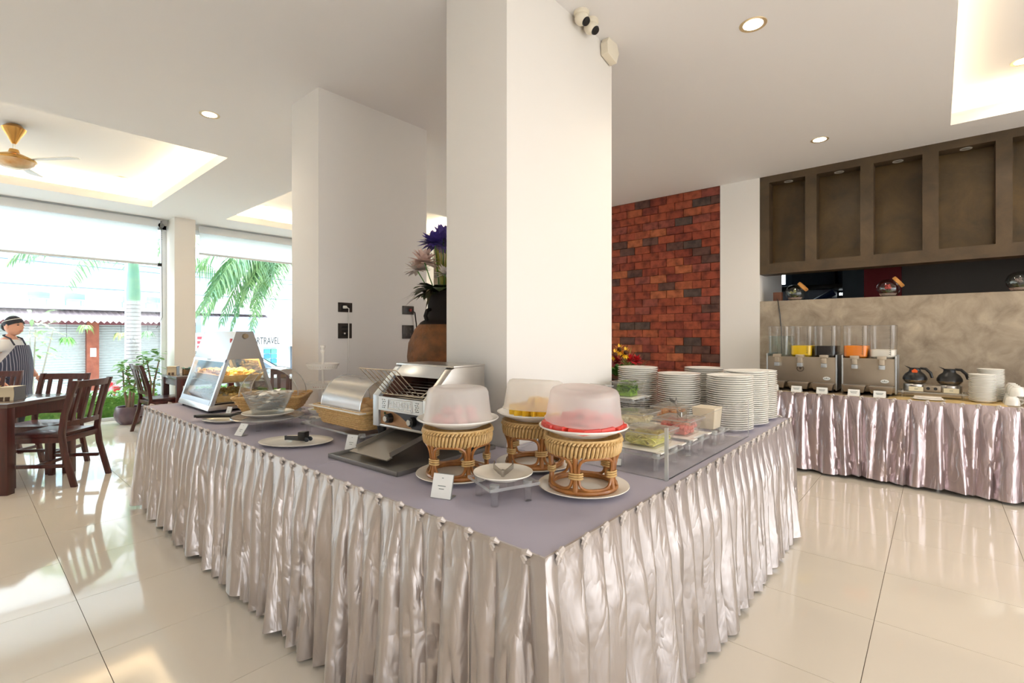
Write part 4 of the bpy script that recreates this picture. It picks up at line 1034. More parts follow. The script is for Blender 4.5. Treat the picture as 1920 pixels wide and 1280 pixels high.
fb = thing('flower_bouquet', 'bouquet of purple, pink and white flowers in the terracotta vase', 'bouquet', (2.33, 2.72, TT+.80)); r = random.Random(21)
for (c, col, R, n) in (((-.13, -.08, .40), (84, 66, 160), .13, 80), ((.0, -.02, .46), (126, 108, 196), .14, 80), ((.10, .06, .42), (110, 92, 180), .13, 60), ((-.19, -.04, .26), (240, 208, 198), .13, 90), ((-.16, .08, .22), (238, 222, 214), .11, 70), ((-.09, -.14, .18), (236, 226, 220), .09, 60), ((.04, -.14, .30), (226, 120, 136), .13, 80), ((.06, -.12, .20), (236, 168, 168), .11, 70), ((.18, .06, .24), (236, 170, 170), .11, 50)):
    q = MB(); flower_head(q, c, R, n, r); h_ = q.build('blossom', P('petal_%d_%d' % (col[0], col[1]), col, .6, var=tuple(min(255, v+25) for v in col), vscale=40), fb, smooth=False)
    MB().tube([(c[0]*.2, c[1]*.2, 0), (c[0]*.7, c[1]*.7, c[2]*.6), c], .004, 5).build('stem', M_LEAF, fb)
q = MB()
for i in range(40):
    a = r.uniform(0, 6.28); leaf(q, (.03*math.cos(a), .03*math.sin(a), .06), (math.cos(a), math.sin(a), r.uniform(.2, 1.2)), r.uniform(.18, .30), .11, .5)
q.build('leaves', M_DARKLEAF, fb, smooth=False)
q = MB()
for i in range(14):
    a = PI+r.uniform(-1.0, .8); leaf(q, (-.10+.02*math.cos(a), .02*math.sin(a)-.03, .07), (math.cos(a), math.sin(a), r.uniform(-.45, .35)), r.uniform(.16, .28), .018, .35)
q.build('spiky_leaves', P('olive_leaf', (72, 66, 44), .5), fb, smooth=False)
q = MB()
for i in range(22):
    a = r.uniform(0, 6.28); leaf(q, (.02*math.cos(a)-.03, .02*math.sin(a)-.05, .1), (.25*math.cos(a), .25*math.sin(a), 1), r.uniform(.24, .36), .014, .1)
q.build('grass_blades', P('lime_blade', (166, 164, 74), .5), fb, smooth=False)
# sunflower arrangement behind the plates
t = thing('flower_arrangement', 'sunflowers with red and purple blooms in a low bowl behind the plates', 'flowers', (3.30, 1.77, TT)); r = random.Random(33)
MB().lathe([(0, 0), (.09, 0), (.13, .10), (.15, .24), (.14, .24), (0, .22)], 28).build('bowl', P('dark_pot', (70, 50, 40), .4), t)
for (c, col, R, n) in (((-.10, .0, .36), (150, 20, 34), .07, 40), ((-.14, .08, .36), (110, 34, 92), .07, 36), ((.0, -.05, .365), (196, 30, 40), .07, 40), ((.09, -.06, .36), (204, 34, 44), .07, 40), ((.05, .04, .40), (226, 120, 50), .06, 36), ((.15, .0, .36), (150, 24, 50), .06, 30), ((-.05, .1, .33), (120, 60, 140), .06, 30)):
    q = MB(); flower_head(q, c, R, n, r); q.build('blossom', P('bloom_%d_%d' % (col[0], col[1]), col, .6), t, smooth=False)
for c in ((-.03, -.03, .425), (-.10, .02, .41), (.02, .05, .445)):
    q = MB(); nrm = Vector((-.6, -.7, .35)).normalized(); a_ = nrm.cross(Vector((0, 0, 1))).normalized(); b_ = a_.cross(nrm)
    for i in range(16): d = a_*math.cos(i*PI/8)+b_*math.sin(i*PI/8); leaf(q, Vector(c)+d*.018, d+nrm*.2, .034, .016, .1, 3)
    f_ = q.build('sunflower', P('sun_yellow', (246, 190, 20), .5), t, smooth=False)
    q = MB(); q.ball(tuple(Vector(c)+nrm*.006), .018); q.build('seed_head', P('seed_brown', (86, 46, 16), .8), f_)
q = MB()
for i in range(46):
    a = r.uniform(0, 6.28); leaf(q, (.07*math.cos(a), .07*math.sin(a), .25), (math.cos(a)*.7, math.sin(a)*.7, r.uniform(.2, 1.4)), r.uniform(.12, .24), .03, .3)
q.build('leaves', M_LEAF, t, smooth=False)
q = MB()
for i in range(30): a = r.uniform(0, 6.28); e = r.uniform(.7, 1.5); leaf(q, (.10, .03, .30), (math.cos(a)*math.cos(e), math.sin(a)*math.cos(e), math.sin(e)), r.uniform(.10, .20), .010, .1, 3)
q.build('grass_blades', P('plume', (190, 196, 120), .6), t, smooth=False)

# ---------------- sockets and switches on the rear column
YF = 3.50
M_PLATE = P('switch_plate', (62, 55, 50), .35, metal=.3)
def wall_plate(name, label, x, z, w, h, kind):
    t = thing(name, label, 'outlet' if kind != 'rocker' else 'switch', (x, YF, z))
    MB().box(-w/2, w/2, -.010, 0, -h/2, h/2).build('cover_plate', M_PLATE, t, bevel=.002)
    if kind == 'socket':
        MB().box(-w*.30, w*.38, -.013, -.009, -h*.28, h*.28).build('socket_insert', M_DARK, t, bevel=.001)
    elif kind == 'rocker':
        for sx in (-1, 1):
            for sz in (-1, 1): MB().box(sx*w*.2-.010, sx*w*.2+.010, -.014, -.009, sz*h*.2-.010, sz*h*.2+.010).build('rocker', P('rocker_brown', (74, 66, 60), .4), t, bevel=.002)
    else:
        for k in range(3): MB().box(-w*.26, w*.26, -.013, -.009, -h*.32+h*.26*k, -h*.2+h*.26*k).build('insert', M_DARK, t, bevel=.001)
        MB().box(-.012, .0, -.0145, -.012, -h*.22, -h*.12).build('port', M_WHITEP, t)
    return t
t = wall_plate('wall_socket', 'black socket plate with a white plug in it', 2.007, 1.533, .118, .074, 'socket')
t2 = wall_plate('wall_socket', 'square dark data outlet below the white plug', 2.005, 1.349, .115, .118, 'data')
t3 = wall_plate('wall_socket', 'dark socket plate with a black cord in it near the vase', 2.61, 1.533, .118, .074, 'socket')
t4 = wall_plate('light_switch', 'square four gang switch plate near the vase', 2.608, 1.343, .118, .118, 'rocker')
t = thing('power_cord', 'white plug and cord hanging down the rear column', 'cord', (2.0, YF, 1.533))
MB().box(-.018, .008, -.036, -.011, -.010, .012).build('plug', M_WHITEP, t, bevel=.004)
MB().tube([(.0, -.035, .0), (.022, -.035, -.01), (.03, -.02, -.06), (.03, -.016, -.3), (.028, -.014, -.765)], .004, 6).build('cord', M_WHITEP, t)
t = thing('power_cord', 'black cord with a red plug running behind the vase', 'cord', (2.61, YF, 1.533))
MB().box(.004, .018, -.036, -.012, -.012, .012).build('plug', P('plug_red', (170, 70, 60), .5), t, bevel=.003)
MB().tube([(.015, -.035, .0), (.05, -.035, -.02), (.07, -.03, -.12), (.085, -.03, -.35), (.09, -.03, -.76)], .0055, 6).build('cord', M_DARK, t)
# ================================================================ BACK COUNTER
BT = 0.75; BX0, BX1, BY0, BY1 = 5.42, 6.26, -3.4, 1.56
t = thing('drinks_table', 'long drinks table with a tan cloth against the cement half wall', 'table', (0, 0, 0))
MB().box(BX0, BX1, BY0, BY1, BT-.03, BT).build('table_top', M_CLOTH2, t, smooth=False)
for x in (BX0+.08, BX1-.08):
    for y in (-3.2, -1.6, 0, 1.4): MB().cyl((x, y, 0), (x, y, BT-.03), .018).build('leg', M_STEEL, t)
skirt('table_skirt', 'pinkish satin pleated skirt hanging from the drinks table', [(BX1, BY1), (BX0, BY1), (BX0, BY0)], BT, 0.03, 0.110, 9, M_SATIN2, ns=12, nv=28, amp=.078, flare=.03)
# dispensers
M_DSTEEL = P('dispenser_steel', (168, 156, 140), .34, metal=.85, bump=.03, bscale=30, stretch=(1, 1, 20))
M_DBOWL = clear('dispenser_plastic', (252, 252, 252), .06, .05, haze=.02, edge=.45)
M_BRS = P('spout_steel', (206, 194, 176), .35, metal=.8)
def dispenser(label, y1, n, drinks, lets):
    """n bowls; local y runs to the right in the picture (towards -Y)"""
    bw = .208; W_ = n*bw+.0; D_ = .44
    t = thing('drink_dispenser', label, 'dispenser', (5.66, y1, BT), 0, 'drink dispensers')
    MB().box(0.012, D_, -W_, 0, .03, .345).build('cabinet', M_DSTEEL, t, bevel=.006)
    for y in (-.004, -W_+.004): MB().box(0, D_, y-.006, y+.006, .02, .372).build('side_panel', M_STEELB, t, bevel=.003)
    for x in (.06, D_-.06):
        for y in (-.05, -W_+.05): MB().cyl((x, y, 0), (x, y, .032), .018, n=10).build('foot', M_DARK, t)
    q = MB(); q.lathe([(0, 0), (.032, 0), (.03, .003), (0, .004)], 24, sy=.55); q.T = Matrix.Identity(4)
    e = q.build('badge', M_PAPER, t); e.rotation_euler = (0, -PI/2, 0); e.location = (.011, -W_+.085, .135); e.rotation_euler = (PI/2, 0, -PI/2)
    MB().box(.005, .0075, -W_+.065, -W_+.105, .1325, .1365).build('badge_print', M_PRINT, t, smooth=False)
    MB().box(.005, .0075, -W_+.083, -W_+.088, .1365, .144).build('badge_print', M_PRINT, t, smooth=False)
    for k in range(n):
        yc = -bw*(k+.5); col, lev = drinks[k]
        # bowl
        prof0 = rounded_rect(-.165, .165, -bw/2+.008, bw/2-.008, .035, 5); prof1 = rounded_rect(-.172, .172, -bw/2+.003, bw/2-.003, .04, 5)
        def ring(p, z): return [(D_/2-.03+x, yc+y, z) for x, y in p]
        m_ = len(prof0); q = MB()
        sc = lambda p, f: [(x*f, y*f) for x, y in p]
        q.add(ring(sc(prof0, .86), .338)+ring(prof0, .362)+ring(prof1, .655), [tuple(j*m_+i for i in ()) for j in ()]+[(j*m_+i, j*m_+(i+1) % m_, (j+1)*m_+(i+1) % m_, (j+1)*m_+i) for j in (0, 1) for i in range(m_)])
        b = q.build('bowl', M_DBOWL, t)
        q = MB(); q.tube(ring(sc(prof1, 1.0), .655), .004, 6, closed=True); q.add(ring(prof1, .658), [tuple(range(m_))]); q.build('lid', M_DBOWL, b)
        # level marks
        q = MB()
        for i in range(14): q.box(D_/2-.03-.176, D_/2-.03-.1735, yc-.062, yc-.062+(.012 if i % 4 == 0 else .008), .385+.019*i, .389+.019*i)
        q.box(D_/2-.03-.176, D_/2-.03-.1735, yc-.063, yc-.061, .375, .65); q.build('level_mark', P('mark_grey', (96, 92, 88), .6), b, smooth=False)
        # drink
        q = MB(); f = .97; z1 = .362+.293*lev; w_ = .02*lev
        q.add(ring(sc(prof0, .83), .341)+ring(sc(prof0, f), .362)+ring(sc(prof0, f+w_), z1), [(j*m_+i, j*m_+(i+1) % m_, (j+1)*m_+(i+1) % m_, (j+1)*m_+i) for j in (0, 1) for i in range(m_)]+[tuple(2*m_+i for i in range(m_)), tuple(range(m_-1, -1, -1))])
        q.build('drink', col, b)
        # spout
        q = MB(); q.box(-.035, .04, yc-.036, yc+.036, .338, .368); q.build('spout_cover', M_BRS, t, bevel=.004)
        q = MB(); q.box(-.030, .012, yc-.020, yc+.020, .285, .338); s_ = q.build('spout', M_BRS, t, bevel=.004)
        q = MB(); q.box(-.036, .010, yc-.023, yc+.023, .245, .282); q.build('push_lever', M_STEELB, s_, bevel=.003)
        # drip tray
        q = MB(); q.frustum((-.10, .01, yc-.075, yc+.075), (-.115, .012, yc-.090, yc+.090), .028, .088); q.box(-.122, .012, yc-.094, yc+.094, .086, .094); d_ = q.build('drip_tray', M_DSTEEL, t, bevel=.003)
        q = MB()
        for i in range(9): q.box(-.11+.012*i, -.105+.012*i, yc-.085, yc+.085, .094, .096)
        q.build('drip_grate', M_STEEL, d_, smooth=False)
    return t
W1 = clear('water', (226, 236, 232), .06, .03, haze=.10)
dispenser('three bowl juice dispenser with water, yellow and black drinks', 1.362, 3, [(W1, .66), (P('yellow_juice', (250, 206, 20), .3), .32), (P('black_juice', (22, 16, 20), .2), .32)], 0)
dispenser('two bowl juice dispenser with orange juice and milk', .697, 2, [(P('orange_juice', (252, 142, 16), .3), .34), (P('milk', (248, 242, 228), .3), .22)], 0)
MB_b = thing('trademark_disc', 'round dark emblem sticker on the three bowl dispenser', 'sticker', (5.668, 1.05, BT+.225))
q = MB(); q.lathe([(.027, 0), (.033, 0), (.033, .004), (.027, .004)], 24); q.prism([(-.014, .012), (.014, .012), (0, -.012)], 0, .004); o = q.build('disc', P('emblem_dark', (70, 56, 46), .4), MB_b, smooth=False); o.rotation_euler = (PI/2, 0, -PI/2)
DR = ['clear water', 'yellow juice', 'black juice', 'orange juice', 'milk']
for k, y in enumerate((1.262, 1.055, .838, .585, .392)):
    t = thing('drink_card', 'white folded card before the %s' % DR[k], 'card', (5.49, y, BT), 0, 'drink cards')
    q = MB(); q.prism([(0, 0), (.028, .058), (.030, .058), (.058, 0), (.055, 0), (.029, .053), (.003, 0)], -.045, .045, axis='y'); q.build('card_face', M_PAPER, t, smooth=False)
    q = MB()
    for z, w_ in ((.036, .028), (.026, .022)): q.box(z*.483-.0015, z*.483-.0005, -w_, w_, z, z+.004)
    q.build('print', M_PRINT, t, smooth=False)
# coffee warmer
MB().box(5.44, 5.95, -.42, .33, BT, BT+.003).build('place_mat', P('mat_yellow', (214, 186, 130), .7))
tag(bpy.data.objects['place_mat'], 'straw coloured mat under the coffee pots and cups', 'mat')
riser('low clear riser under the coffee warmer', (5.78, .035, BT+.003), 0, .22, .47, .055, group=None, lr=.011)
t = thing('coffee_warmer', 'twin steel coffee warmer with two dark dials', 'coffee warmer', (5.78, .035, BT+.061))
for y in (.118, -.118):
    q = MB(); q.lathe([(0, 0), (.082, 0), (.084, .01), (.084, .058), (.078, .064), (0, .064)], 36, (0, y, 0)); q.build('hot_plate', M_STEEL, t)
q = MB(); q.box(-.07, .07, -.06, .06, .0, .055); q.build('control_box', M_DSTEEL, t, bevel=.003)
for y in (.025, -.025): MB().cyl((-.07, y, .028), (-.078, y, .028), .013, n=16).build('dial', M_DARK, t)
for k, (y, what) in enumerate(((.153, 'with an orange collar mark'), (-.083, 'with a plain black collar'))):
    t = thing('coffee_pot', 'glass coffee pot %s on the twin warmer' % what, 'coffee pot', (5.78, y, BT+.125), 0)
    q = MB(); q.lathe([(.055, 0), (.078, .012), (.088, .035), (.082, .06)], 32); q.lathe([(0, .001), (.055, 0)], 32); q.build('glass_body', clear('pot_glass', (225, 222, 216), .2, .03), t)
    q = MB(); q.lathe([(0, .006), (.068, .008), (.083, .030), (.085, .036), (0, .037)], 28); q.build('coffee', P('coffee', (120, 92, 60), .2), t)
    q = MB(); q.lathe([(.0885, .035), (.087, .055), (.072, .085), (.045, .108), (.04, .125), (.044, .14), (.03, .142), (0, .140)], 32); q.build('collar', M_DARK, t)
    q = MB(); q.prism([(.03, .125), (.075, .160), (.035, .145)], -.012, .012, axis='x'); q.build('spout', M_DARK, t)
    q = MB(); q.tube([(0, -.035, .138), (0, -.075, .135), (0, -.108, .10), (0, -.120, .055)], [.010, .012, .013, .010], 8); q.build('handle', M_DARK, t)
    if k == 0: MB().prism([(-.018, .10), (.018, .10), (.022, .118), (0, .135), (-.022, .118)], -.058, -.050, axis='x').build('orange_mark', P('mark_orange', (236, 96, 30), .5), t)
    t = thing('drink_card', 'small cream card leaning on the coffee warmer under the pot %s' % what, 'card', (5.682, y-.01, BT+.061), 0)
    MB().box(0, .003, -.05, .05, 0, .040).build('card_face', P('cream_card', (236, 226, 196), .6), t, smooth=False); MB().box(-.001, 0, -.012, .012, .018, .022).build('print', M_PRINT, t, smooth=False)
# folded napkins
t = thing('napkin_pile', 'folded white napkins on an oval plate before the coffee warmer', 'napkins', (5.54, .06, BT+.003))
MB().lathe([(0, .0), (.06, 0), (.12, .01), (.118, .012), (0, .006)], 32, sy=1.0, sx=.6).build('plate', M_CHINA, t)
for k in range(2): MB().box(-.05, .05, -.10+.01*k, .10-.008*k, .010+.011*k, .020+.011*k).build('napkin', P('napkin', (232, 224, 214), .8), t, bevel=.004)
# saucers and cups
sauc = plate_mesh('saucer', .088, M_CHINA, 32)
for (x, y, n, lab) in ((5.655, -.285, 18, 'in the nearer stack beside the cups'), (5.84, -.345, 21, 'in the stack by the half wall')):
    for k in range(n):
        o = obj('saucer', sauc); o.location = (x+rnd.uniform(-.002, .002), y+rnd.uniform(-.002, .002), BT+.003+.0125*k); tag(o, ('topmost white saucer %s' if k == n-1 else 'white saucer %s') % lab, 'saucer', 'saucers %s' % lab)
def cup(loc, a, label, grp):
    t = thing('coffee_cup', label, 'cup', loc, a, grp)
    MB().lathe([(.047, 0), (.046, .004), (.044, .03), (.036, .058), (.026, .068), (.026, .074), (.022, .074), (.02, .069), (0, .068)], 28).build('cup_body', M_CHINA, t)
    MB().tube([(.043, 0, .016), (.06, 0, .012), (.072, 0, .026), (.066, 0, .044), (.041, 0, .050)], .0055, 8).build('handle', M_CHINA, t)
    return t
c0 = None
for lv, z in ((0, 0), (1, .075)):
    for i in range(4):
        for j in range(3):
            if lv and j == 2: continue
            loc = (5.58+.135*i+.02*lv, -.455-.125*j-(.0 if not lv else .03), BT+.003+z)
            lab = 'white coffee cup upside down in the %s layer of cups' % ('upper' if lv else 'lower')
            if c0 is None: c0 = cup(loc, -1.2, lab, 'cups lower layer')
            else: place(copy_tree(c0), loc, -1.2+rnd.uniform(-.5, .5), lab, 'cups %s layer' % ('upper' if lv else 'lower'))
for i in range(0): pass
# terrarium jars on the half wall
def jar(label, x, y, seed, col, lean):
    t = thing('terrarium_jar', label, 'jar', (x, y, 1.712)); r = random.Random(seed)
    T = mv(0, 0, .082) @ rot('X', lean)
    q = MB(); q.T = T; q.lathe([(0, -.082), (.05, -.079), (.085, -.055), (.104, -.01), (.100, .03), (.08, .065), (.058, .082), (.055, .096)], 32); q.build('glass', clear('jar_glass', (236, 240, 236), .08, .03), t)
    q = MB(); q.T = T @ mv(0, 0, .092); q.lathe([(0, 0), (.060, 0), (.064, .004), (.064, .030), (.058, .035), (0, .035)], 28); q.build('cork_lid', P('cork', (216, 156, 84), .6, var=(190, 128, 60), vscale=40), t)
    q = MB(); q.lathe([(0, -.079+.082), (.062, .012), (.074, .034), (0, .038)], 24); q.build('pebbles', P('pebble', (220, 190, 182), .8, var=(150, 120, 110), vscale=140), t, smooth=False)
    q = MB()
    for i in range(30): a = r.uniform(0, 6.28); leaf(q, (.03*math.cos(a), .03*math.sin(a), .045), (math.cos(a), math.sin(a), r.uniform(.3, 1.6)), r.uniform(.03, .06), .014, .3, 3)
    q.build('moss', P('moss', (92, 100, 50), .7), t, smooth=False)
    q = MB()
    for i in range(10): a = r.uniform(0, 6.28); R = r.uniform(0, .05); q.ball((R*math.cos(a), R*math.sin(a), .09+r.uniform(0, .03)), .012, 8, 6)
    q.build('dried_bloom', P('jar_bloom_%d' % seed, col, .6), t)
    return t
jar('terrarium jar of pale moss with a cork lid near the pier', XW+.095, 1.236, 2, (180, 176, 120), 48)
jar('terrarium jar of red blooms with a cork lid before the red panel', XW+.095, .385, 3, (206, 50, 44), 52)
jar('terrarium jar of purple moss on the half wall above the cups', XW+.095, -.57, 4, (150, 130, 130), 46)
t = thing('cable_box', 'small brown junction box with a cable on the half wall', 'box', (XW+.03, 1.40, 1.712))
MB().box(-.02, .04, -.045, .045, 0, .10).build('case', P('box_brown', (96, 58, 42), .5), t, bevel=.004)
MB().tube([(-.02, .0, .02), (-.035, -.01, 0), (-.036, -.03, -.15), (-.036, -.045, -.32), (-.036, -.05, -.94)], .005, 6).build('cable', M_DARK, t)
# hatch clutter
t = thing('work_lamp', 'dark folded desk lamp standing in the kitchen', 'lamp', (8.0, 1.35, 1.55))
MB().tube([(0, .25, .30), (0, 0, .22), (0, -.28, .36)], [.05, .03, .05], 8).build('arm', P('navy_metal', (30, 44, 80), .3), t); MB().cyl((0, 0, -1.55), (0, 0, .22), .02).build('pole', M_DARK, t)

# ================================================================ CEILING FIXTURES
LW = 1.0
def downlight(label, x, y, z, on=True, r=.075, power=30):
    t = thing('downlight', label, 'downlight', (x, y, z), 0, 'ceiling downlights' if z > 3.15 else 'niche downlights')
    MB().lathe([(r*.72, .0), (r, -.003), (r*1.02, .0), (r*1.0, .002)], 36).build('trim_ring', P('lamp_ring', (214, 190, 150), .35, metal=.5) if on else P('ring_grey', (206, 204, 198), .4), t)
    q = MB(); q.lathe([(r*.74, -.001), (r*.4, -.006), (0, -.008)] , 28)
    q.build('lens', emis('lamp_glow', (255, 240, 214), 9) if on else P('lens_off', (150, 146, 138), .3), t)
    if on:
        d = bpy.data.lights.new('downlight_beam', 'SPOT'); o = bpy.data.objects.new('downlight_beam', d); COL.objects.link(o); d.energy = power*LW; d.color = (1, .86, .66); d.spot_size = math.radians(150); d.spot_blend = .9; d.shadow_soft_size = .07
        o.location = (0, 0, -.03); o.parent = t
    return t
downlight('lit ceiling downlight above the dining side of the buffet', 1.41, 4.635, H)
downlight('lit ceiling downlight above the plate stacks', 3.148, .831, H)
downlight('lit ceiling downlight just before the cement niches', 5.43, .844, H)
downlight('lit downlight inside the warm light tray over the drinks side', 5.50, -.51, ZT)
downlight('white downlight inside the light tray over the street window', 1.478, 8.38, ZT, on=False, r=.075)
downlight('white downlight inside the light tray beyond the rear column', 3.387, 8.41, ZT, on=False, r=.075)
for k, (a, b) in enumerate(NI[:5]):
    downlight('unlit downlight in niche number %s counted from the white pier' % ('one', 'two', 'three', 'four', 'five')[k], XW+.09, (a+b)/2, ZN1, on=False, r=.045)
# fan
t = thing('ceiling_fan', 'brass ceiling fan hanging from the light tray by the window', 'fan', (.385, 7.08, ZT))
M_BRASS = P('brass', (206, 160, 92), .25, metal=.9)
MB().lathe([(0, 0), (.04, 0), (.06, -.01), (.095, -.045), (.085, -.07), (.05, -.13), (.022, -.19), (.014, -.20)], 36).build('canopy', M_BRASS, t)
MB().cyl((0, 0, -.19), (0, 0, -.27), .012).build('rod', M_STEELB, t)
MB().lathe([(.014, -.25), (.035, -.255), (.045, -.29), (.09, -.31), (.165, -.345), (.172, -.36), (.16, -.37)], 40).build('motor_housing', M_BRASS, t)
MB().lathe([(.160, -.365), (.15, -.395), (.11, -.43), (.05, -.448), (0, -.45)], 40).build('glass_bowl', P('fan_bowl', (216, 196, 166), .25, metal=.4, var=(196, 150, 96), vscale=9), t)
for k in range(3):
    a = math.radians(-55+120*k); q = MB(); q.T = rot('Z', math.degrees(a)) @ rot('X', 10); q.prism([(.15, -.03), (.25, -.055), (.62, -.065), (.64, -.03), (.64, .03), (.62, .065), (.25, .055), (.15, .03)], -.352, -.344); q.build('blade', P('blade_white', (226, 224, 220), .4), t, bevel=.002)
# security devices at the head of the front column
t = thing('motion_sensor', 'six sided white sensor box at the top corner of the front column', 'sensor', (2.745, 1.595, 3.13))
q = MB(); q.prism([(-.075, .02), (-.045, .075), (.045, .065), (.072, .0), (.04, -.075), (-.07, -.05)], -.05, 0, axis='y'); q.build('case', P('sensor_cream', (236, 226, 206), .4), t, bevel=.004)
MB().tube([(.07, -.02, -.03), (.085, -.02, -.01), (.075, -.01, -.05)], .003, 5).build('lead', M_WHITEP, t)
for k, (x, z, lab) in enumerate(((2.475, 3.155, 'white eyeball camera on the front column beside the sensor box'), (2.375, 3.16, 'white speaker grille camera beside the eyeball camera'))):
    t = thing('security_camera', lab, 'camera', (x, 1.545, z))
    M_CRM = P('sensor_cream', (236, 226, 206), .4)
    q = MB(); q.lathe([(0, .025), (.045, .025), (.045, .008), (.038, 0), (0, 0)], 28); q.build('base', M_CRM, t)
    q = MB(); q.ball((0, 0, -.015), .040, 20, 14); q.build('eyeball', M_CRM, t)
    q = MB(); q.T = mv(.008, -.026, -.040) @ rot('X', 140); q.lathe([(0, .010), (.022, .008), (.026, 0)], 20); q.build('lens', M_DARK, t)
# roof edge marks
# ================================================================ DINING SIDE
def dining_chair(label, loc, rz):
    """local +y is where the sitter faces"""
    t = thing('dining_chair', label, 'chair', loc, rz, 'dark wooden dining chairs')
    w = .21
    q = MB(); q.prism([(-w, -.19), (w, -.19), (w+.02, .22), (-w-.02, .22)], .43, .46); q.build('seat', M_WOOD, t, bevel=.008)
    for s in (-1, 1):
        q = MB(); q.prism([(s*w-.02, .0), (s*w+.02, .0), (s*w+.02, .04), (s*w-.02, .04)], 0, .43); q.v = [(x, y+.17, z) for x, y, z in q.v]; q.build('leg', M_WOOD, t, bevel=.003)
        q = MB(); pts = [(-.30, 0), (-.22, .30), (-.20, .46), (-.22, .62), (-.27, .80), (-.31, .92)]
        poly = [(y-.019, z) for y, z in pts]+[(y+.021, z) for y, z in reversed(pts)]
        q.prism(poly, s*w-.018, s*w+.018, axis='x'); q.build('back_post', M_WOOD, t, bevel=.004)
        MB().box(s*w-.012, s*w+.012, -.21, .19, .17, .20).build('side_stretcher', M_WOOD, t, bevel=.002)
        MB().box(s*w-.012, s*w+.012, -.20, .19, .385, .43).build('side_apron', M_WOOD, t, bevel=.002)
    MB().box(-w, w, -.01, .015, .172, .198).build('cross_stretcher', M_WOOD, t, bevel=.002)
    MB().box(-w, w, .185, .21, .385, .43).build('front_apron', M_WOOD, t, bevel=.002); MB().box(-w, w, -.215, -.19, .385, .43).build('rear_apron', M_WOOD, t, bevel=.002)
    def rail(z0, z1, y0, y1, nm):
        q = MB(); n = 8
        for i in range(n):
            u0, u1 = -w+2*w*i/n, -w+2*w*(i+1)/n; c = lambda u: -.022*math.cos(u/w*PI/2)
            q.add([(u0, y0+c(u0)-.010, z0), (u1, y0+c(u1)-.010, z0), (u1, y0+c(u1)+.010, z0), (u0, y0+c(u0)+.010, z0), (u0, y1+c(u0)-.010, z1), (u1, y1+c(u1)-.010, z1), (u1, y1+c(u1)+.010, z1), (u0, y1+c(u0)+.010, z1)], [(0, 3, 2, 1), (4, 5, 6, 7), (0, 1, 5, 4), (2, 3, 7, 6), (1, 2, 6, 5), (3, 0, 4, 7)])
        q.build(nm, M_WOOD, t)
    rail(.855, .915, -.290, -.310, 'top_rail'); rail(.52, .565, -.212, -.217, 'lower_rail')
    for k in range(4):
        u = -w*.66+w*.44*k; c = -.022*math.cos(u/w*PI/2)
        q = MB(); q.prism([(-.217+c-.006, .55), (-.217+c+.008, .55), (-.291+c+.008, .87), (-.291+c-.006, .87)], u-.018, u+.018, axis='x'); q.build('slat', M_WOOD, t, bevel=.002)
    return t
def dining_table(label, loc, rz, s=.37):
    t = thing('dining_table', label, 'table', loc, rz, 'dark wooden dining tables')
    MB().box(-s, s, -s, s, .715, .75).build('table_top', P('table_top_wood', (84, 64, 60), .22, coat=.5), t, bevel=.004)
    for sx in (-1, 1):
        for sy in (-1, 1): MB().box(sx*(s-.04)-.036, sx*(s-.04)+.036, sy*(s-.04)-.036, sy*(s-.04)+.036, 0, .716).build('leg', M_WOOD, t, bevel=.003)
    for a, b in (((-s+.06, s-.06), (-s+.02, -s+.045)), ((-s+.06, s-.06), (s-.045, s-.02))):
        MB().box(a[0], a[1], b[0], b[1], .62, .716).build('apron', M_WOOD, t); MB().box(b[0], b[1], a[0], a[1], .62, .716).build('apron', M_WOOD, t)
    return t
TH = math.radians(48)
U = Vector((math.cos(TH), math.sin(TH), 0)); V_ = Vector((-math.sin(TH), math.cos(TH), 0)); P0 = Vector((.27, 5.755, 0)); TC = P0+.37*U*1.0+.37*V_-.02*(U+V_)
TC = P0+.345*(U+V_)
dining_table('dark wooden dining table with the cream tissue box', tuple(TC), TH)
def face(d): return math.atan2(d[1], d[0])-PI/2
ca = TC+U*.0-V_*.43+U*.04; cha = dining_chair('dark slat back chair with its back to the buffet table', tuple(ca), face(V_))
cb = TC+U*.47+V_*.02; place(copy_tree(cha), tuple(cb), face(-U), 'dark slat back chair between the tissue box table and the window')
cc = Vector((.12, 7.55, 0)); place(copy_tree(cha), tuple(cc), face(Vector((-.6, -.8, 0))), 'dark slat back chair beside the person in the apron')
cd = Vector((1.88, 8.07, 0)); place(copy_tree(cha), tuple(cd), face(Vector((1, .05, 0))), 'dark slat back chair beside the potted plants by the window')
dining_table('dark wooden table by the pier with a small planter on it', (2.31, 8.07, 0), 0, .36)
ce = Vector((2.72, 6.02, 0)); place(copy_tree(cha), tuple(ce), face(Vector((.35, .9, 0))), 'dark slat back chair behind the rear column')
dining_table('dark wooden table behind the rear column', (3.05, 6.75, 0), math.radians(20), .36)
def tissue(label, loc, rz):
    t = thing('tissue_box', label, 'tissue box', loc, rz)
    q = MB(); n = 10; side = [(-.085+.010*math.sin(PI*i/n), .0+.115*i/n) for i in range(n+1)]; poly = side+[(-x, z) for x, z in reversed(side)]
    q.prism(poly, -.055, .055, axis='y'); q.build('sleeve', P('tissue_cream', (226, 210, 178), .6), t)
    for s in (-1, 1): q = MB(); q.prism([(x*.94, z) for x, z in poly], s*.055-.004, s*.055+.004, axis='y'); q.build('end_cap', P('tissue_grey', (96, 96, 100), .5), t)
    q = MB(); q.box(-.09, -.078, -.03, .0, .0, .03); q.box(-.09, -.078, .015, .04, .0, .03); q.build('cut_shade', P('cut_shade_brown', (90, 70, 56), .6), t, smooth=False)  # brown blocks stand in for the shade inside the sleeve's cut-outs
    return t
tissue('cream tissue box on the table near the buffet corner', (.32, 6.12, .75), math.radians(58))
tissue('cream tissue box on the small table by the pier', (2.05, 8.26, .75), math.radians(62))
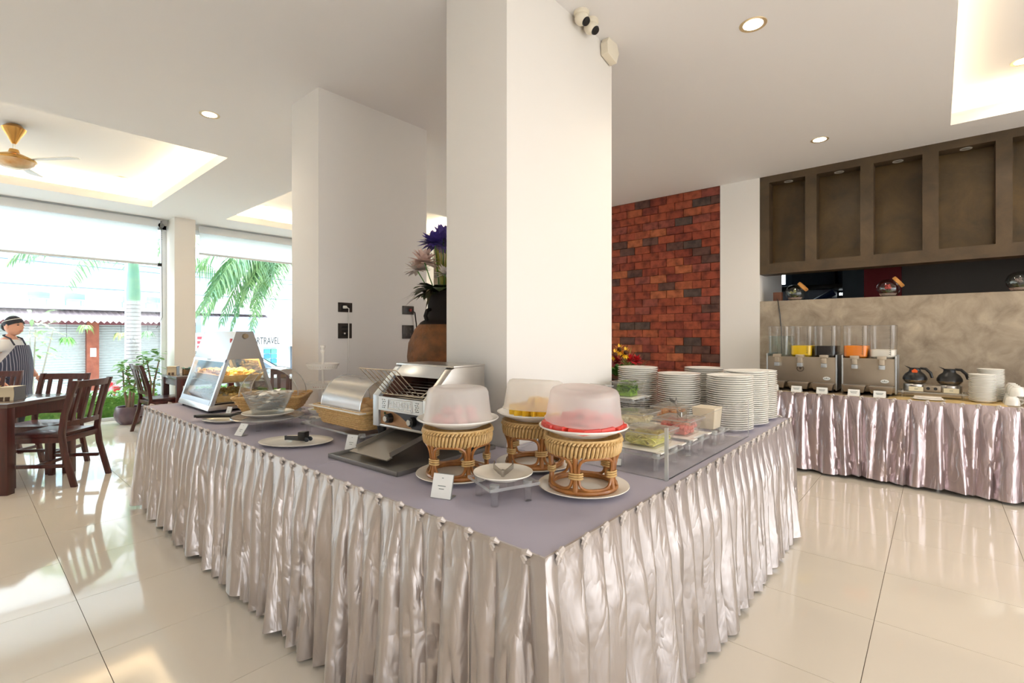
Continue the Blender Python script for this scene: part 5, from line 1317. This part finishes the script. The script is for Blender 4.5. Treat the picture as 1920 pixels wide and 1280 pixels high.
t = thing('cutlery_set', 'fork and spoon lying on the table near the buffet corner', 'cutlery', (TC.x+.13, TC.y+.12, .75), 2.2)
for k in range(2): MB().tube([(-.09, .02*k, .004), (.05, .02*k, .005), (.085, .02*k, .004)], [.003, .003, .006], 6).build('fork' if k else 'spoon', M_CHROME, t)
t = thing('table_posy', 'little posy of red and yellow flowers beside the tissue box', 'flowers', (.22, 6.28, .75)); r = random.Random(4)
MB().lathe([(0, 0), (.03, 0), (.035, .05), (.03, .055), (0, .05)], 16).build('pot', P('posy_pot', (150, 110, 80), .6), t)
for c, col in (((-.02, 0, .11), (210, 50, 60)), ((.025, .01, .10), (240, 200, 60)), ((0, .025, .12), (120, 160, 60))): q = MB(); flower_head(q, c, .035, 22, r); q.build('blossom', P('posy_%d' % col[0], col, .6), t, smooth=False)
def planter(label, loc, h=.10, R=.10, n=46, col=M_LEAF, pot=(150, 116, 76)):
    t = thing('small_planter', label, 'plant', loc); r = random.Random(int(loc[0]*100))
    MB().box(-.045, .045, -.045, .045, 0, .07).build('pot', P('planter_wood', pot, .6), t, bevel=.004)
    q = MB()
    for i in range(n): a = r.uniform(0, 6.28); leaf(q, (.02*math.cos(a), .02*math.sin(a), .06), (math.cos(a), math.sin(a), r.uniform(.2, 1.5)), r.uniform(.5, 1)*R, .028, .3, 3)
    q.build('leaves', col, t, smooth=False); return t
M_TEAL = P('teal_leaf', (70, 110, 100), .5, var=(110, 150, 120), vscale=20)
planter('small succulent in a wooden cube on the table by the pier', (2.19, 8.17, .75), col=M_TEAL)
planter('small green plant on the table behind the rear column', (2.86, 6.60, .75), R=.13)
# potted trees by the window
def pot_plant(label, loc, potR, potH, top, n, R, seed, lw=.09, wide=True):
    t = thing('potted_plant', label, 'plant', loc); r = random.Random(seed)
    MB().lathe([(0, 0), (potR*.6, 0), (potR*.9, potH*.25), (potR, potH*.55), (potR*.92, potH*.9), (potR*.84, potH), (potR*.78, potH*.97), (potR*.78, potH*.85), (0, potH*.85)], 36).build('pot', P('glazed_pot', (112, 92, 100), .25, var=(84, 70, 82), vscale=6), t)
    for k in range(3):
        a = k*2.1; MB().tube([(.03*math.cos(a), .03*math.sin(a), potH*.8), (.07*math.cos(a+.5), .07*math.sin(a+.5), potH+(top-potH)*.4), (.12*math.cos(a), .12*math.sin(a), top*.85)], [.022, .014, .008], 6).build('stem', P('bark_pale', (150, 124, 104), .8), t)
    q = MB()
    for i in range(n):
        a = r.uniform(0, 6.28); rr_ = R*math.sqrt(r.random()); z = r.uniform(potH+(top-potH)*.35, top); b = (rr_*math.cos(a)*.6, rr_*math.sin(a)*.6, z)
        leaf(q, b, (math.cos(a), math.sin(a), r.uniform(-.2, 1.0)), r.uniform(.08, .16), lw*r.uniform(.5, 1), .4, 3)
    q.build('foliage', P('fresh_leaf', (96, 150, 78), .5, var=(150, 190, 110), vscale=10), t, smooth=False); return t
pot_plant('leafy small tree in a round glazed pot by the window', (1.69, 9.02, 0), .19, .26, .95, 120, .26, 5)
pot_plant('taller rubber plant standing between the chair and the pier', (1.98, 9.22, 0), .12, .24, 1.08, 70, .20, 6, lw=.12)

# ================================================================ PERSON
def skin_mesh(name, verts, edges, radii, mat, sub=2):
    me = bpy.data.meshes.new(name); me.from_pydata(verts, edges, [])
    o = bpy.data.objects.new(name, me); COL.objects.link(o)
    md = o.modifiers.new('skin', 'SKIN'); md.use_smooth_shade = True; md.branch_smoothing = .4
    for i, rr_ in enumerate(radii): me.skin_vertices[0].data[i].radius = rr_ if isinstance(rr_, tuple) else (rr_, rr_)
    me.skin_vertices[0].data[0].use_root = True
    s_ = o.modifiers.new('sub', 'SUBSURF'); s_.levels = sub; s_.render_levels = sub
    bpy.context.view_layer.update()
    out = bpy.data.meshes.new_from_object(o.evaluated_get(bpy.context.evaluated_depsgraph_get()))
    bpy.data.objects.remove(o); out.materials.clear(); out.materials.append(mat)
    out.polygons.foreach_set('use_smooth', [True]*len(out.polygons)); return out
M_SKIN = P('skin', (226, 172, 148), .5, spec=.3)
# local: +x is the walking direction, +y the person's left
per = thing('person', 'person in a white shirt, striped navy apron and black headscarf walking by the window', 'person', (.43, 8.62, 0), math.radians(-46))
vb = [(0,0,.80),(0,0,.95),(.02,0,1.10),(.0,0,1.22),(.01,0,1.285),(.025,0,1.34),
      (0,.16,1.21),(-.03,.20,1.0),(.10,.20,.84),(.15,.19,.79),
      (0,-.16,1.21),(-.06,-.20,1.0),(.03,-.21,.82),(.08,-.20,.76),
      (0,.085,.76),(.04,.09,.42),(-.02,.09,.07),(.10,.09,.03),
      (0,-.085,.76),(.08,-.09,.44),(.12,-.09,.07),(.24,-.09,.03)]
eb = [(0,1),(1,2),(2,3),(3,4),(4,5),(3,6),(6,7),(7,8),(8,9),(3,10),(10,11),(11,12),(12,13),(0,14),(14,15),(15,16),(16,17),(0,18),(18,19),(19,20),(20,21)]
rb_ = [.125,.13,.125,.11,.05,.05,.065,.045,.033,.028,.065,.045,.033,.028,.09,.062,.042,.035,.09,.062,.042,.035]
obj('body', skin_mesh('body', vb, eb, rb_, M_SKIN), per)
# hands: palm with five fingers, rooted in the wrist
for s, (px, py, pz) in ((1, (.15, .19, .79)), (-1, (.08, -.20, .76))):
    hv = [(px, py, pz), (px+.035, py, pz-.045)]; he = [(0, 1)]; hr = [.024, (.030, .018)]
    for f in range(4):
        b = len(hv); off = (f-1.5)*.016; ln = (.030, .036, .034, .026)[f]
        hv += [(px+.05, py+off*.5, pz-.07+off*.2), (px+.06, py+off, pz-.07-ln), (px+.05, py+off, pz-.07-ln*1.9)]; he += [(1, b), (b, b+1), (b+1, b+2)]; hr += [.010, .009, .007]
    b = len(hv); hv += [(px+.06, py+s*-.01, pz-.035), (px+.085, py+s*-.015, pz-.065)]; he += [(0, b), (b, b+1)]; hr += [.011, .008]
    obj('hand', skin_mesh('hand', hv, he, hr, M_SKIN, 1), per)
# head with face
q = MB(); hc = (.05, 0, 1.425)
def headp(u, v):
    th = PI*v; a = 2*PI*u; x, y, z = math.sin(th)*math.cos(a), math.sin(th)*math.sin(a), -math.cos(th)
    rx = .100; X, Y, Z = x*rx, y*.076, z*.118
    if x > 0 and z < 0: X *= 1+.10*(-z); Y *= 1-.18*(-z)
    if x < 0 and z < -.2: X *= 1-.35*(-z-.2)
    return (hc[0]+X, hc[1]+Y, hc[2]+Z)
q.grid(headp, 28, 18); head = q.build('head', M_SKIN, per)
q = MB(); q.add([(hc[0]+.094, 0, hc[2]+.018), (hc[0]+.122, 0, hc[2]-.022), (hc[0]+.094, -.016, hc[2]-.030), (hc[0]+.094, .016, hc[2]-.030)], [(0, 1, 2), (0, 3, 1), (1, 3, 2), (0, 2, 3)]); q.build('nose', M_SKIN, head)
for s in (-1, 1):
    q = MB(); q.ball((hc[0]+.083, s*.034, hc[2]+.012), (.010, .014, .007)); q.build('eye', P('eye_dark', (40, 30, 30), .3), head)
    q = MB(); q.ball((hc[0]+.082, s*.034, hc[2]+.036), (.008, .018, .004)); q.build('eyebrow', P('brow', (50, 38, 34), .7), head)
    q = MB(); q.ball((hc[0]-.008, s*.078, hc[2]-.005), (.020, .008, .030)); q.build('ear', M_SKIN, head)
q = MB(); q.ball((hc[0]+.092, 0, hc[2]-.062), (.010, .024, .008)); q.build('mouth', P('lips', (196, 110, 104), .4), head)
def capp(u, v):
    th = PI*(.42+.58*v); p = headp(u, .5+.5*v*1.0); c = Vector(hc); d = Vector(p)-c; a = 2*PI*u
    low_ = .02+.05*(1-math.cos(a))*.5*-1
    k = 1.10; P_ = c+d*k
    return (P_.x, P_.y, max(P_.z, hc[2]+.045*math.cos(a)+.0))
q = MB(); q.grid(capp, 28, 10); q.build('headscarf', P('scarf_black', (34, 34, 44), .7), per)
q = MB(); q.ball((hc[0]-.085, 0, hc[2]-.005), (.045, .06, .06)); q.build('hair', P('hair_black', (28, 24, 26), .5), per)
q = MB(); ring = [(hc[0]+.112*math.cos(2*PI*i/24), .087*math.sin(2*PI*i/24), hc[2]+.065+.030*math.cos(2*PI*i/24)) for i in range(24)]; q.tube(ring, .004, 6, closed=True); q.build('scarf_band', M_WHITEP, per)
M_SHIRT = P('shirt_white', (238, 238, 240), .8)
sv = [(0,0,.84),(0,0,.98),(.015,0,1.12),(0,0,1.225),(.005,0,1.265),(0,.165,1.205),(-.02,.20,1.09),(0,-.165,1.205),(-.035,-.195,1.09)]
obj('shirt', skin_mesh('shirt', sv, [(0,1),(1,2),(2,3),(3,4),(3,5),(5,6),(3,7),(7,8)], [.15,.155,.15,.125,.075,.088,.072,.088,.072], M_SHIRT), per)
M_TROU = P('trousers_dark', (40, 40, 48), .8)
tv = [(0,0,.82),(0,.09,.72),(.04,.092,.42),(-.02,.09,.10),(0,-.09,.72),(.08,-.092,.44),(.12,-.09,.10)]
obj('trousers', skin_mesh('trousers', tv, [(0,1),(1,2),(2,3),(0,4),(4,5),(5,6)], [.14,.105,.08,.06,.105,.08,.06], M_TROU), per)
def apron_mat():
    m = P('apron_navy', (62, 68, 92), .8); n = m.node_tree.nodes; l = m.node_tree.links; b = n['Principled BSDF']
    tc = n.new('ShaderNodeTexCoord'); w_ = n.new('ShaderNodeTexWave'); w_.wave_type = 'BANDS'; w_.bands_direction = 'Y'; w_.inputs['Scale'].default_value = 14; l.new(tc.outputs['Object'], w_.inputs['Vector'])
    cr = n.new('ShaderNodeValToRGB'); cr.color_ramp.elements[0].position = .84; cr.color_ramp.elements[0].color = lin((58, 64, 88)); cr.color_ramp.elements[1].position = .93; cr.color_ramp.elements[1].color = lin((158, 162, 180))
    l.new(w_.outputs['Fac'], cr.inputs['Fac']); l.new(cr.outputs['Color'], b.inputs['Base Color']); return m
q = MB()
def apr(u, v):
    z = 1.19-.72*v; half = .5+1.05*min(1, v*2.4); a = (u-.5)*2*half
    R = .155+.03*math.sin(PI*min(1, v*1.3))+.05*max(0, v-.5)+.008*math.sin(u*26)*v
    return (R*math.cos(a)*1.05+.012, R*math.sin(a)*1.15, z)
q.grid(apr, 30, 20); q.build('apron', apron_mat(), per)
q = MB()
for s in (-1, 1): q.tube([(.125, s*.07, 1.19), (.08, s*.075, 1.27), (-.02, s*.06, 1.31), (-.06, 0, 1.315)], .009, 6)
q.build('neck_strap', P('strap_dark', (44, 48, 66), .8), per)
q = MB(); q.tube([(.165*math.cos(a_*.2), .185*math.sin(a_*.2), .945) for a_ in range(5, 27)], .012, 6); q.build('waist_tie', P('strap_dark', (44, 48, 66), .8), per)
for s, x in ((1, .05), (-1, .19)): MB().ball((x, s*.09, .035), (.12, .045, .035), 16, 10).build('shoe', M_DARK, per)

# ================================================================ STREET
SZ = -.62
struct(MB().box(-14, 26, 9.62, 40, SZ-.2, SZ), 'ground_street', P('asphalt', (196, 196, 194), .9), smooth=False)
struct(MB().box(-14, 26, 9.62, 10.05, SZ-.2, -.02), 'ground_planter', P('planter_curb', (214, 210, 200), .9), smooth=False)
struct(MB().box(-40, 60, -40, 9.62, SZ-.4, SZ-.2), 'ground_far', P('earth', (180, 176, 168), .9), smooth=False)
def hedge(label, x0, x1, y, h, seed):
    t = thing('hedge', label, 'hedge', (0, y, -.02)); r = random.Random(seed); q = MB()
    for i in range(int(2400*(x1-x0))):
        a, e = r.uniform(0, 6.28), r.uniform(-.4, 1.2); leaf(q, (r.uniform(x0, x1), r.uniform(-.14, .14), r.uniform(.0, h)), (math.cos(a)*math.cos(e), math.sin(a)*math.cos(e), math.sin(e)), r.uniform(.035, .07), .034, .3, 2)
    tag(q.build('foliage', P('hedge_leaf', (110, 176, 66), .6, var=(170, 214, 110), vscale=12), t, smooth=False), kind='stuff')
    MB().box(x0, x1, -.09, .09, 0, h*.8).build('core', MATS['hedge_leaf'], t, smooth=False)
hedge('clipped green hedge outside the wide street window', -.4, 2.2, 9.84, .44, 3)
hedge('clipped green hedge outside the palm frond window', 2.6, 5.6, 9.84, .40, 8)
# palms
def frond(t, base, az, L, rise, droop, seed, nl=34, col=None):
    r = random.Random(seed); q = MB(); pts = []
    for i in range(15):
        u = i/14; pts.append(Vector(base)+Vector((math.cos(az)*L*u*(1-.15*u), math.sin(az)*L*u*(1-.15*u), rise*L*u-droop*L*u*u)))
    q.tube([tuple(p) for p in pts], [.016*(1-.8*i/14) for i in range(15)], 5)
    for k in range(nl):
        u = .12+.86*k/nl; i = min(13, int(u*14)); p = pts[i].lerp(pts[i+1], u*14-i); d = (pts[i+1]-pts[i]).normalized(); side = d.cross(Vector((0, 0, 1))).normalized()
        for s in (-1, 1):
            ll = L*.26*math.sin(PI*(.15+.8*u))*r.uniform(.8, 1.1); v = side*s*.9+d*.55+Vector((0, 0, r.uniform(-.5, .35)))
            leaf(q, p, v, ll, .034, .45, 3)
    q.build('frond', col or P('palm_leaf', (130, 178, 146), .5, var=(168, 198, 130), vscale=3), t, smooth=False)
def palm(label, x, y, ztop, zs, n, seed, rise=.55, droop=1.0, L=2.0, r0=.115):
    t = thing('palm_tree', label, 'palm', (x, y, SZ)); r = random.Random(seed); ht = ztop-SZ; hs = zs-SZ
    prof = []
    k = 34
    for i in range(k):
        z0 = hs*i/k; rr_ = r0*(1.18-.18*i/k); prof += [(rr_*1.02, z0), (rr_, z0+hs/k*.85), (rr_*.985, z0+hs/k*.98)]
    MB().lathe(prof, 24).build('trunk', P('palm_bark', (206, 202, 204), .8, var=(186, 180, 184), vscale=20), t)
    q = MB()
    for i in range(0, k): q.lathe([(r0*1.20*(1-.152*i/k), hs*i/k-.010), (r0*1.205*(1-.152*i/k), hs*i/k+.0)], 24)
    q.build('ring_scar', P('palm_scar', (130, 120, 120), .9), t)
    MB().lathe([(r0*1.0, hs), (r0*1.08, hs+.12), (r0*.9, hs+(ht-hs)*.5), (r0*.6, ht)], 24).build('crownshaft', P('crownshaft', (136, 186, 168), .45, var=(160, 200, 170), vscale=5), t)
    for i in range(n): frond(t, (0, 0, ht-.05), 2*PI*i/n+r.uniform(-.2, .2), L*r.uniform(.85, 1.1), rise*r.uniform(.7, 1.3), droop*r.uniform(.8, 1.2), seed*50+i)
    return t
palm('ringed palm trunk with a green crownshaft outside the wide window', 2.37, 12.3, 3.0, 2.0, 9, 2, rise=.75, droop=1.0, L=2.2)
p2_ = palm('palm with drooping fronds outside the narrow window', 5.75, 11.9, 3.75, 2.6, 0, 4)
for k, (az, L, ri, dr) in enumerate(((3.0, 2.3, .35, .95), (3.2, 2.7, .25, .85), (3.35, 1.7, .1, 1.25), (3.5, 2.2, .3, 1.15), (3.7, 1.6, .3, 1.5), (3.0, 1.5, .0, 1.2), (2.7, 2.2, .3, 1.0), (3.9, 2.3, .5, 1.1), (4.3, 1.5, .5, 1.6), (2.9, 2.9, .45, .85), (5.2, 1.8, .6, 1.3), (.6, 2.0, .8, 1.0), (1.6, 2.0, .8, 1.0), (3.3, 2.5, .1, .75), (3.15, 2.0, .2, 1.2), (3.05, 2.0, .3, 1.5), (3.25, 2.4, .3, 1.25), (3.45, 1.8, .25, 1.6), (2.95, 2.6, .3, 1.15), (3.6, 2.1, .3, 1.4), (3.1, 2.9, .2, .95), (3.35, 3.0, .3, 1.0), (3.2, 1.6, .2, 1.7))):
    frond(p2_, (0, 0, 3.75-SZ-.05), az, L, ri, dr, 900+k, 52)
# small frangipani shrub
for k, (lab, x, y, top, n) in enumerate((('pale leaved shrub behind the person in the apron', .80, 11.0, 1.75, 90),)):
    t = thing('street_shrub', lab, 'shrub', (x, y, SZ)); r = random.Random(60+k)
    for j in range(4): a = j*1.6; MB().tube([(0, 0, 0), (.1*math.cos(a), .1*math.sin(a), (top-SZ)*.5), (.25*math.cos(a), .25*math.sin(a), (top-SZ)*.85)], [.018, .014, .008], 6).build('branch', P('shrub_bark', (200, 190, 184), .9), t)
    q = MB()
    for i in range(n): a = r.uniform(0, 6.28); z = (top-SZ)*r.uniform(.62, 1.0); leaf(q, (.22*math.cos(a), .22*math.sin(a), z), (math.cos(a), math.sin(a), r.uniform(-.1, .7)), r.uniform(.14, .28), .06, .4, 3)
    q.build('foliage', P('shrub_leaf', (158, 200, 130), .5, var=(190, 216, 160), vscale=6), t, smooth=False)
# parked cars
def car(label, x, y, rz, paint, tail=False):
    t = thing('parked_car', label, 'car', (x, y, SZ), rz)
    body = [(-2.15, .35), (-2.1, .75), (-1.75, .92), (-.95, .98), (1.1, .98), (1.95, .88), (2.15, .7), (2.15, .32), (1.75, .22), (-1.75, .22)]
    MB().prism(body, -.82, .82, axis='y').build('body', paint, t, bevel=.06)
    cab = [(-1.35, .95), (-.75, 1.38), (-.2, 1.45), (.55, 1.44), (1.25, 1.0), (1.25, .95)]
    q = MB(); n = len(cab); q.add([(a, -.78, b) if b < 1.1 else (a, -.62, b) for a, b in cab]+[(a, .78, b) if b < 1.1 else (a, .62, b) for a, b in cab], [tuple(range(n-1, -1, -1)), tuple(range(n, 2*n))]+[(i, (i+1) % n, n+(i+1) % n, n+i) for i in range(n)])
    q.build('cabin', paint, t, bevel=.03)
    M_CG = P('car_glass', (120, 140, 160), .08, spec=.8)
    for s in (-1, 1):
        q = MB(); q.add([(-1.12, s*.775, 1.02), (-.06, s*.765, 1.02), (-.06, s*.65, 1.38), (-.68, s*.665, 1.34)], [(0, 1, 2, 3)]); q.build('side_window', M_CG, t, smooth=False)
        q = MB(); q.add([(.02, s*.765, 1.02), (1.02, s*.775, 1.02), (.5, s*.65, 1.38), (.02, s*.65, 1.38)], [(0, 1, 2, 3)]); q.build('side_window', M_CG, t, smooth=False)
        for xx in (-1.35, 1.35):
            q = MB(); q.T = mv(xx, s*.80, .31) @ rot('X', 90); q.lathe([(0, -.09), (.30, -.09), (.31, -.06), (.31, .06), (.30, .09), (0, .09)], 28); w_ = q.build('wheel', M_DARK, t)
            q = MB(); q.T = mv(xx, s*.88, .31) @ rot('X', 90); q.lathe([(0, -.02), (.18, -.02), (.19, .02), (0, .02)], 20); q.build('hub_cap', M_STEELB, w_)
        MB().box(2.06, 2.17, s*.62-.16, s*.62+.16, .62, .84).build('tail_lamp', P('tail_red', (214, 40, 48), .3), t, bevel=.02)
        MB().box(-2.17, -2.05, s*.6-.16, s*.6+.16, .58, .74).build('head_lamp', P('head_lamp', (224, 230, 236), .1), t, bevel=.02)
        MB().box(-.95, -.85, s*.85-.08, s*.85+.08, .98, 1.1).build('mirror', paint, t, bevel=.02)
    for (a, b) in (((-1.36, .97), (-.76, 1.375)), ((1.26, 1.0), (.58, 1.43))):
        q = MB(); e = .012*(-1 if a[0] < 0 else 1); q.add([(a[0]+e, -.70, a[1]+.02), (a[0]+e, .70, a[1]+.02), (b[0]+e, .58, b[1]+.005), (b[0]+e, -.58, b[1]+.005)], [(0, 1, 2, 3)]); q.build('windscreen', M_CG, t, smooth=False)
    return t
car('white parked car with wide windscreen across the pavement', -.45, 13.2, math.radians(172), P('car_white', (240, 242, 244), .2, coat=.6))
car('silver parked car with red tail lamps behind the palm trunk', 4.4, 13.7, math.radians(176), P('car_silver', (206, 214, 222), .2, coat=.6))
# shop house across the street
YB = 22.0
t = thing('shop_house', 'white shop house with roller shutters, balcony and awning across the street', 'building', (0, 0, 0))
M_FAC = P('facade_white', (236, 238, 240), .85)
MB().box(-14, 26, YB+.4, YB+6, SZ, 9).build('wall', M_FAC, t, smooth=False)
def shutter(x0, x1):
    q = MB(); n = 26; z0, z1 = SZ, 1.72
    for i in range(n): z = z0+(z1-z0)*i/n; h_ = (z1-z0)/n; q.add([(x0, YB+.34, z), (x1, YB+.34, z), (x1, YB+.27, z+h_*.5), (x0, YB+.27, z+h_*.5), (x1, YB+.34, z+h_), (x0, YB+.34, z+h_)], [(0, 1, 2, 3), (3, 2, 4, 5)])
    q.build('shutter', P('shutter_grey', (206, 211, 209), .6), t, smooth=False)
for a in (-10.2, -6.6, -3.0): shutter(a, a+3.3)
shutter(.6, 2.95); shutter(3.28, 5.3); shutter(5.6, 7.0)
for x in (.42, 3.12, 5.45, -3.15):
    MB().box(x-.16, x+.16, YB+.05, YB+.4, SZ, 1.75).build('brick_pier', P('pier_brick', (168, 96, 72), .8, var=(140, 76, 58), vscale=6), t, smooth=False)
MB().box(3.04, 3.20, YB+.03, YB+.05, .55, .85).build('notice', M_PAPER, t, smooth=False)
MB().box(-12, 9, YB+.1, YB+.4, 1.66, 1.80).build('lintel', P('lintel_maroon', (130, 74, 78), .7), t, smooth=False)
q = MB(); n = 130
for i in range(n):
    x0, x1 = -12+21*i/n, -12+21*(i+1)/n; xm = (x0+x1)/2; q.add([(x0, YB-.9, 1.78), (xm, YB-.94, 1.70), (x1, YB-.9, 1.78), (x1, YB-.9, 1.80), (x1, YB+.4, 2.18), (xm, YB+.4, 2.22), (x0, YB+.4, 2.18), (x0, YB-.9, 1.80)], [(0, 1, 2, 3, 7), (7, 3, 4, 5, 6)])
q.build('awning', P('awning_pink', (226, 214, 218), .8), t, smooth=False)
MB().box(-12, 9, YB-.6, YB+.4, 2.16, 2.26).build('balcony_floor', M_FAC, t, smooth=False)
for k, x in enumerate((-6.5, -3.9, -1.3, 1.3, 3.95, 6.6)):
    MB().box(x-1.1, x+1.1, YB+.36, YB+.41, 3.3, 3.85).build('window', P('sky_reflection_pane', (176, 206, 222), .2), t, smooth=False)  # pale blue of the reflected sky is put into the pane colour
    for j in (-1, 0, 1): MB().box(x+j*.72-.03, x+j*.72+.03, YB+.33, YB+.40, 3.3, 3.85).build('window_mullion', M_FAC, t, smooth=False)
    MB().box(x-1.0, x+1.0, YB+.36, YB+.41, 2.3, 3.0).build('balcony_door', P('pale_pane', (216, 230, 234), .3), t, smooth=False)
MB().box(3.35, 3.9, YB+.0, YB+.4, 3.0, 3.45).build('air_conditioner', P('ac_white', (216, 222, 226), .5), t, bevel=.02)
ch0 = None
for k, x in enumerate((1.75, 2.62, 4.15, 4.85)):
    lab = 'grey blue wicker armchair on the balcony across the street'
    if ch0 is None:
        c = thing('balcony_chair', lab, 'chair', (x, YB-.1, 2.26), 0, 'balcony chairs')
        MB().box(-.22, .22, -.2, .22, .20, .24).build('seat', P('wicker_blue', (150, 178, 200), .7), c)
        MB().grid(lambda u, v: (.26*math.sin((u-.5)*PI), .24-.30*(1-math.cos((u-.5)*PI))*.9-.02, .24+.24*v*(1-.5*abs(u-.5))), 12, 4).build('backrest', P('wicker_blue', (150, 178, 200), .7), c)
        for sx in (-1, 1):
            for sy in (-1, 1): MB().cyl((sx*.2, sy*.18, 0), (sx*.2, sy*.18, .22), .018, n=6).build('leg', P('wicker_blue', (150, 178, 200), .7), c)
        ch0 = c
    else: place(copy_tree(ch0), (x, YB-.1, 2.26), rnd.uniform(-.4, .4))
for k, (z0, z1, lab) in enumerate(((2.62, 2.52, 'lower overhead cable strung along the street'), (3.28, 3.05, 'middle overhead cable strung along the street'), (3.45, 3.2, 'upper overhead cable strung along the street'))):
    tag(MB().tube([(-14, 17, z0+.2), (-4, 17, z0), (6, 17, z1), (18, 17, z1+.1)], .018, 5).build('overhead_cable', P('cable_blue', (120, 140, 160), .6)), lab, 'cable')
# hanging baskets under the awning
for k, (x, z, col, lab) in enumerate(((2.32, 1.10, (110, 176, 80), 'hanging fern basket before the left shutter'), (2.78, 1.50, (150, 190, 110), 'trailing vine basket beside the brick pier'), (4.45, 1.30, (120, 168, 110), 'hanging vine basket before the right shutter'), (3.7, 1.25, (186, 206, 110), 'hanging yellow green strands before the right shutter'))):
    t2_ = thing('hanging_basket', lab, 'hanging plant', (x, YB-1.0, z)); r = random.Random(70+k)
    MB().lathe([(0, 0), (.08, .02), (.12, .12), (.11, .12)], 16).build('pot', P('pot_white', (226, 226, 226), .6), t2_); MB().tube([(0, 0, .1), (0, 0, 1.75-z)], .006, 4).build('hanger', M_DARK, t2_)
    q = MB()
    for i in range(70): a = r.uniform(0, 6.28); leaf(q, (.08*math.cos(a), .08*math.sin(a), .12), (math.cos(a), math.sin(a), r.uniform(-.6, 1.1)), r.uniform(.08, .2), .04, 1.3, 3)
    q.build('foliage', P('vine_%d' % k, col, .6), t2_, smooth=False)
t = thing('lamp_post', 'slim white street post before the shutters', 'post', (2.85, 15.5, SZ)); MB().cyl((0, 0, 0), (0, 0, 5), .045, n=10).build('pole', P('post_white', (226, 226, 230), .5), t); MB().lathe([(0, 0), (.12, 0), (.12, .06), (0, .06)], 12).build('base', P('post_white', (226, 226, 230), .5), t)
# travel shop
t = thing('travel_shop', 'travel shop front with a white name board across the street', 'shop', (0, 0, 0))
MB().box(5.9, 12, 20.05, 20.3, .84, 1.28).build('name_board', P('board_white', (240, 240, 240), .6), t, smooth=False)
tm = text_mesh('TRANSPORTRAVEL', .40, P('sign_grey', (44, 45, 48), .6), .004, 'RIGHT'); o = obj('lettering', tm, t); o.location = (8.62, 20.04, 1.06); o.rotation_euler = (PI/2, 0, 0); o.scale = (.55, 1, 1)
MB().box(5.9, 12, 20.3, 20.9, 1.28, 2.0).build('fascia', P('fascia_blue', (156, 178, 200), .6), t, smooth=False)
MB().box(5.9, 12, 20.6, 20.8, SZ, .84).build('shop_front', P('shop_pale', (226, 234, 240), .5), t, smooth=False)
for x in (7.75, 9.3): MB().box(x, x+.08, 20.5, 20.6, SZ, .84).build('mullion', P('mullion_dark', (96, 104, 116), .5), t, smooth=False)
for i in range(2):
    for j in range(4): MB().box(8.22+.27*i, 8.45+.27*i, 20.54, 20.59, -.05+.2*j, .12+.2*j).build('poster', P('poster_%d' % ((i+j) % 3), ((90, 190, 200), (120, 200, 170), (70, 150, 200))[(i+j) % 3], .6), t, smooth=False)
t = thing('round_sign', 'round white and red street sign by the pier', 'sign', (5.75, 19.9, 1.05)); q = MB(); q.T = rot('X', 90); q.lathe([(0, 0), (.34, 0), (.34, .04), (0, .04)], 32); q.build('disc', M_PAPER, t)
for k in range(3): MB().box(-.1, .14, -.055, -.04, -.22+.16*k, -.12+.16*k).build('red_mark', P('sign_red', (220, 60, 70), .5), t, smooth=False)
MB().cyl((0, .02, -1.67), (0, .02, -.3), .03, n=8).build('pole', P('post_white', (226, 226, 230), .5), t)
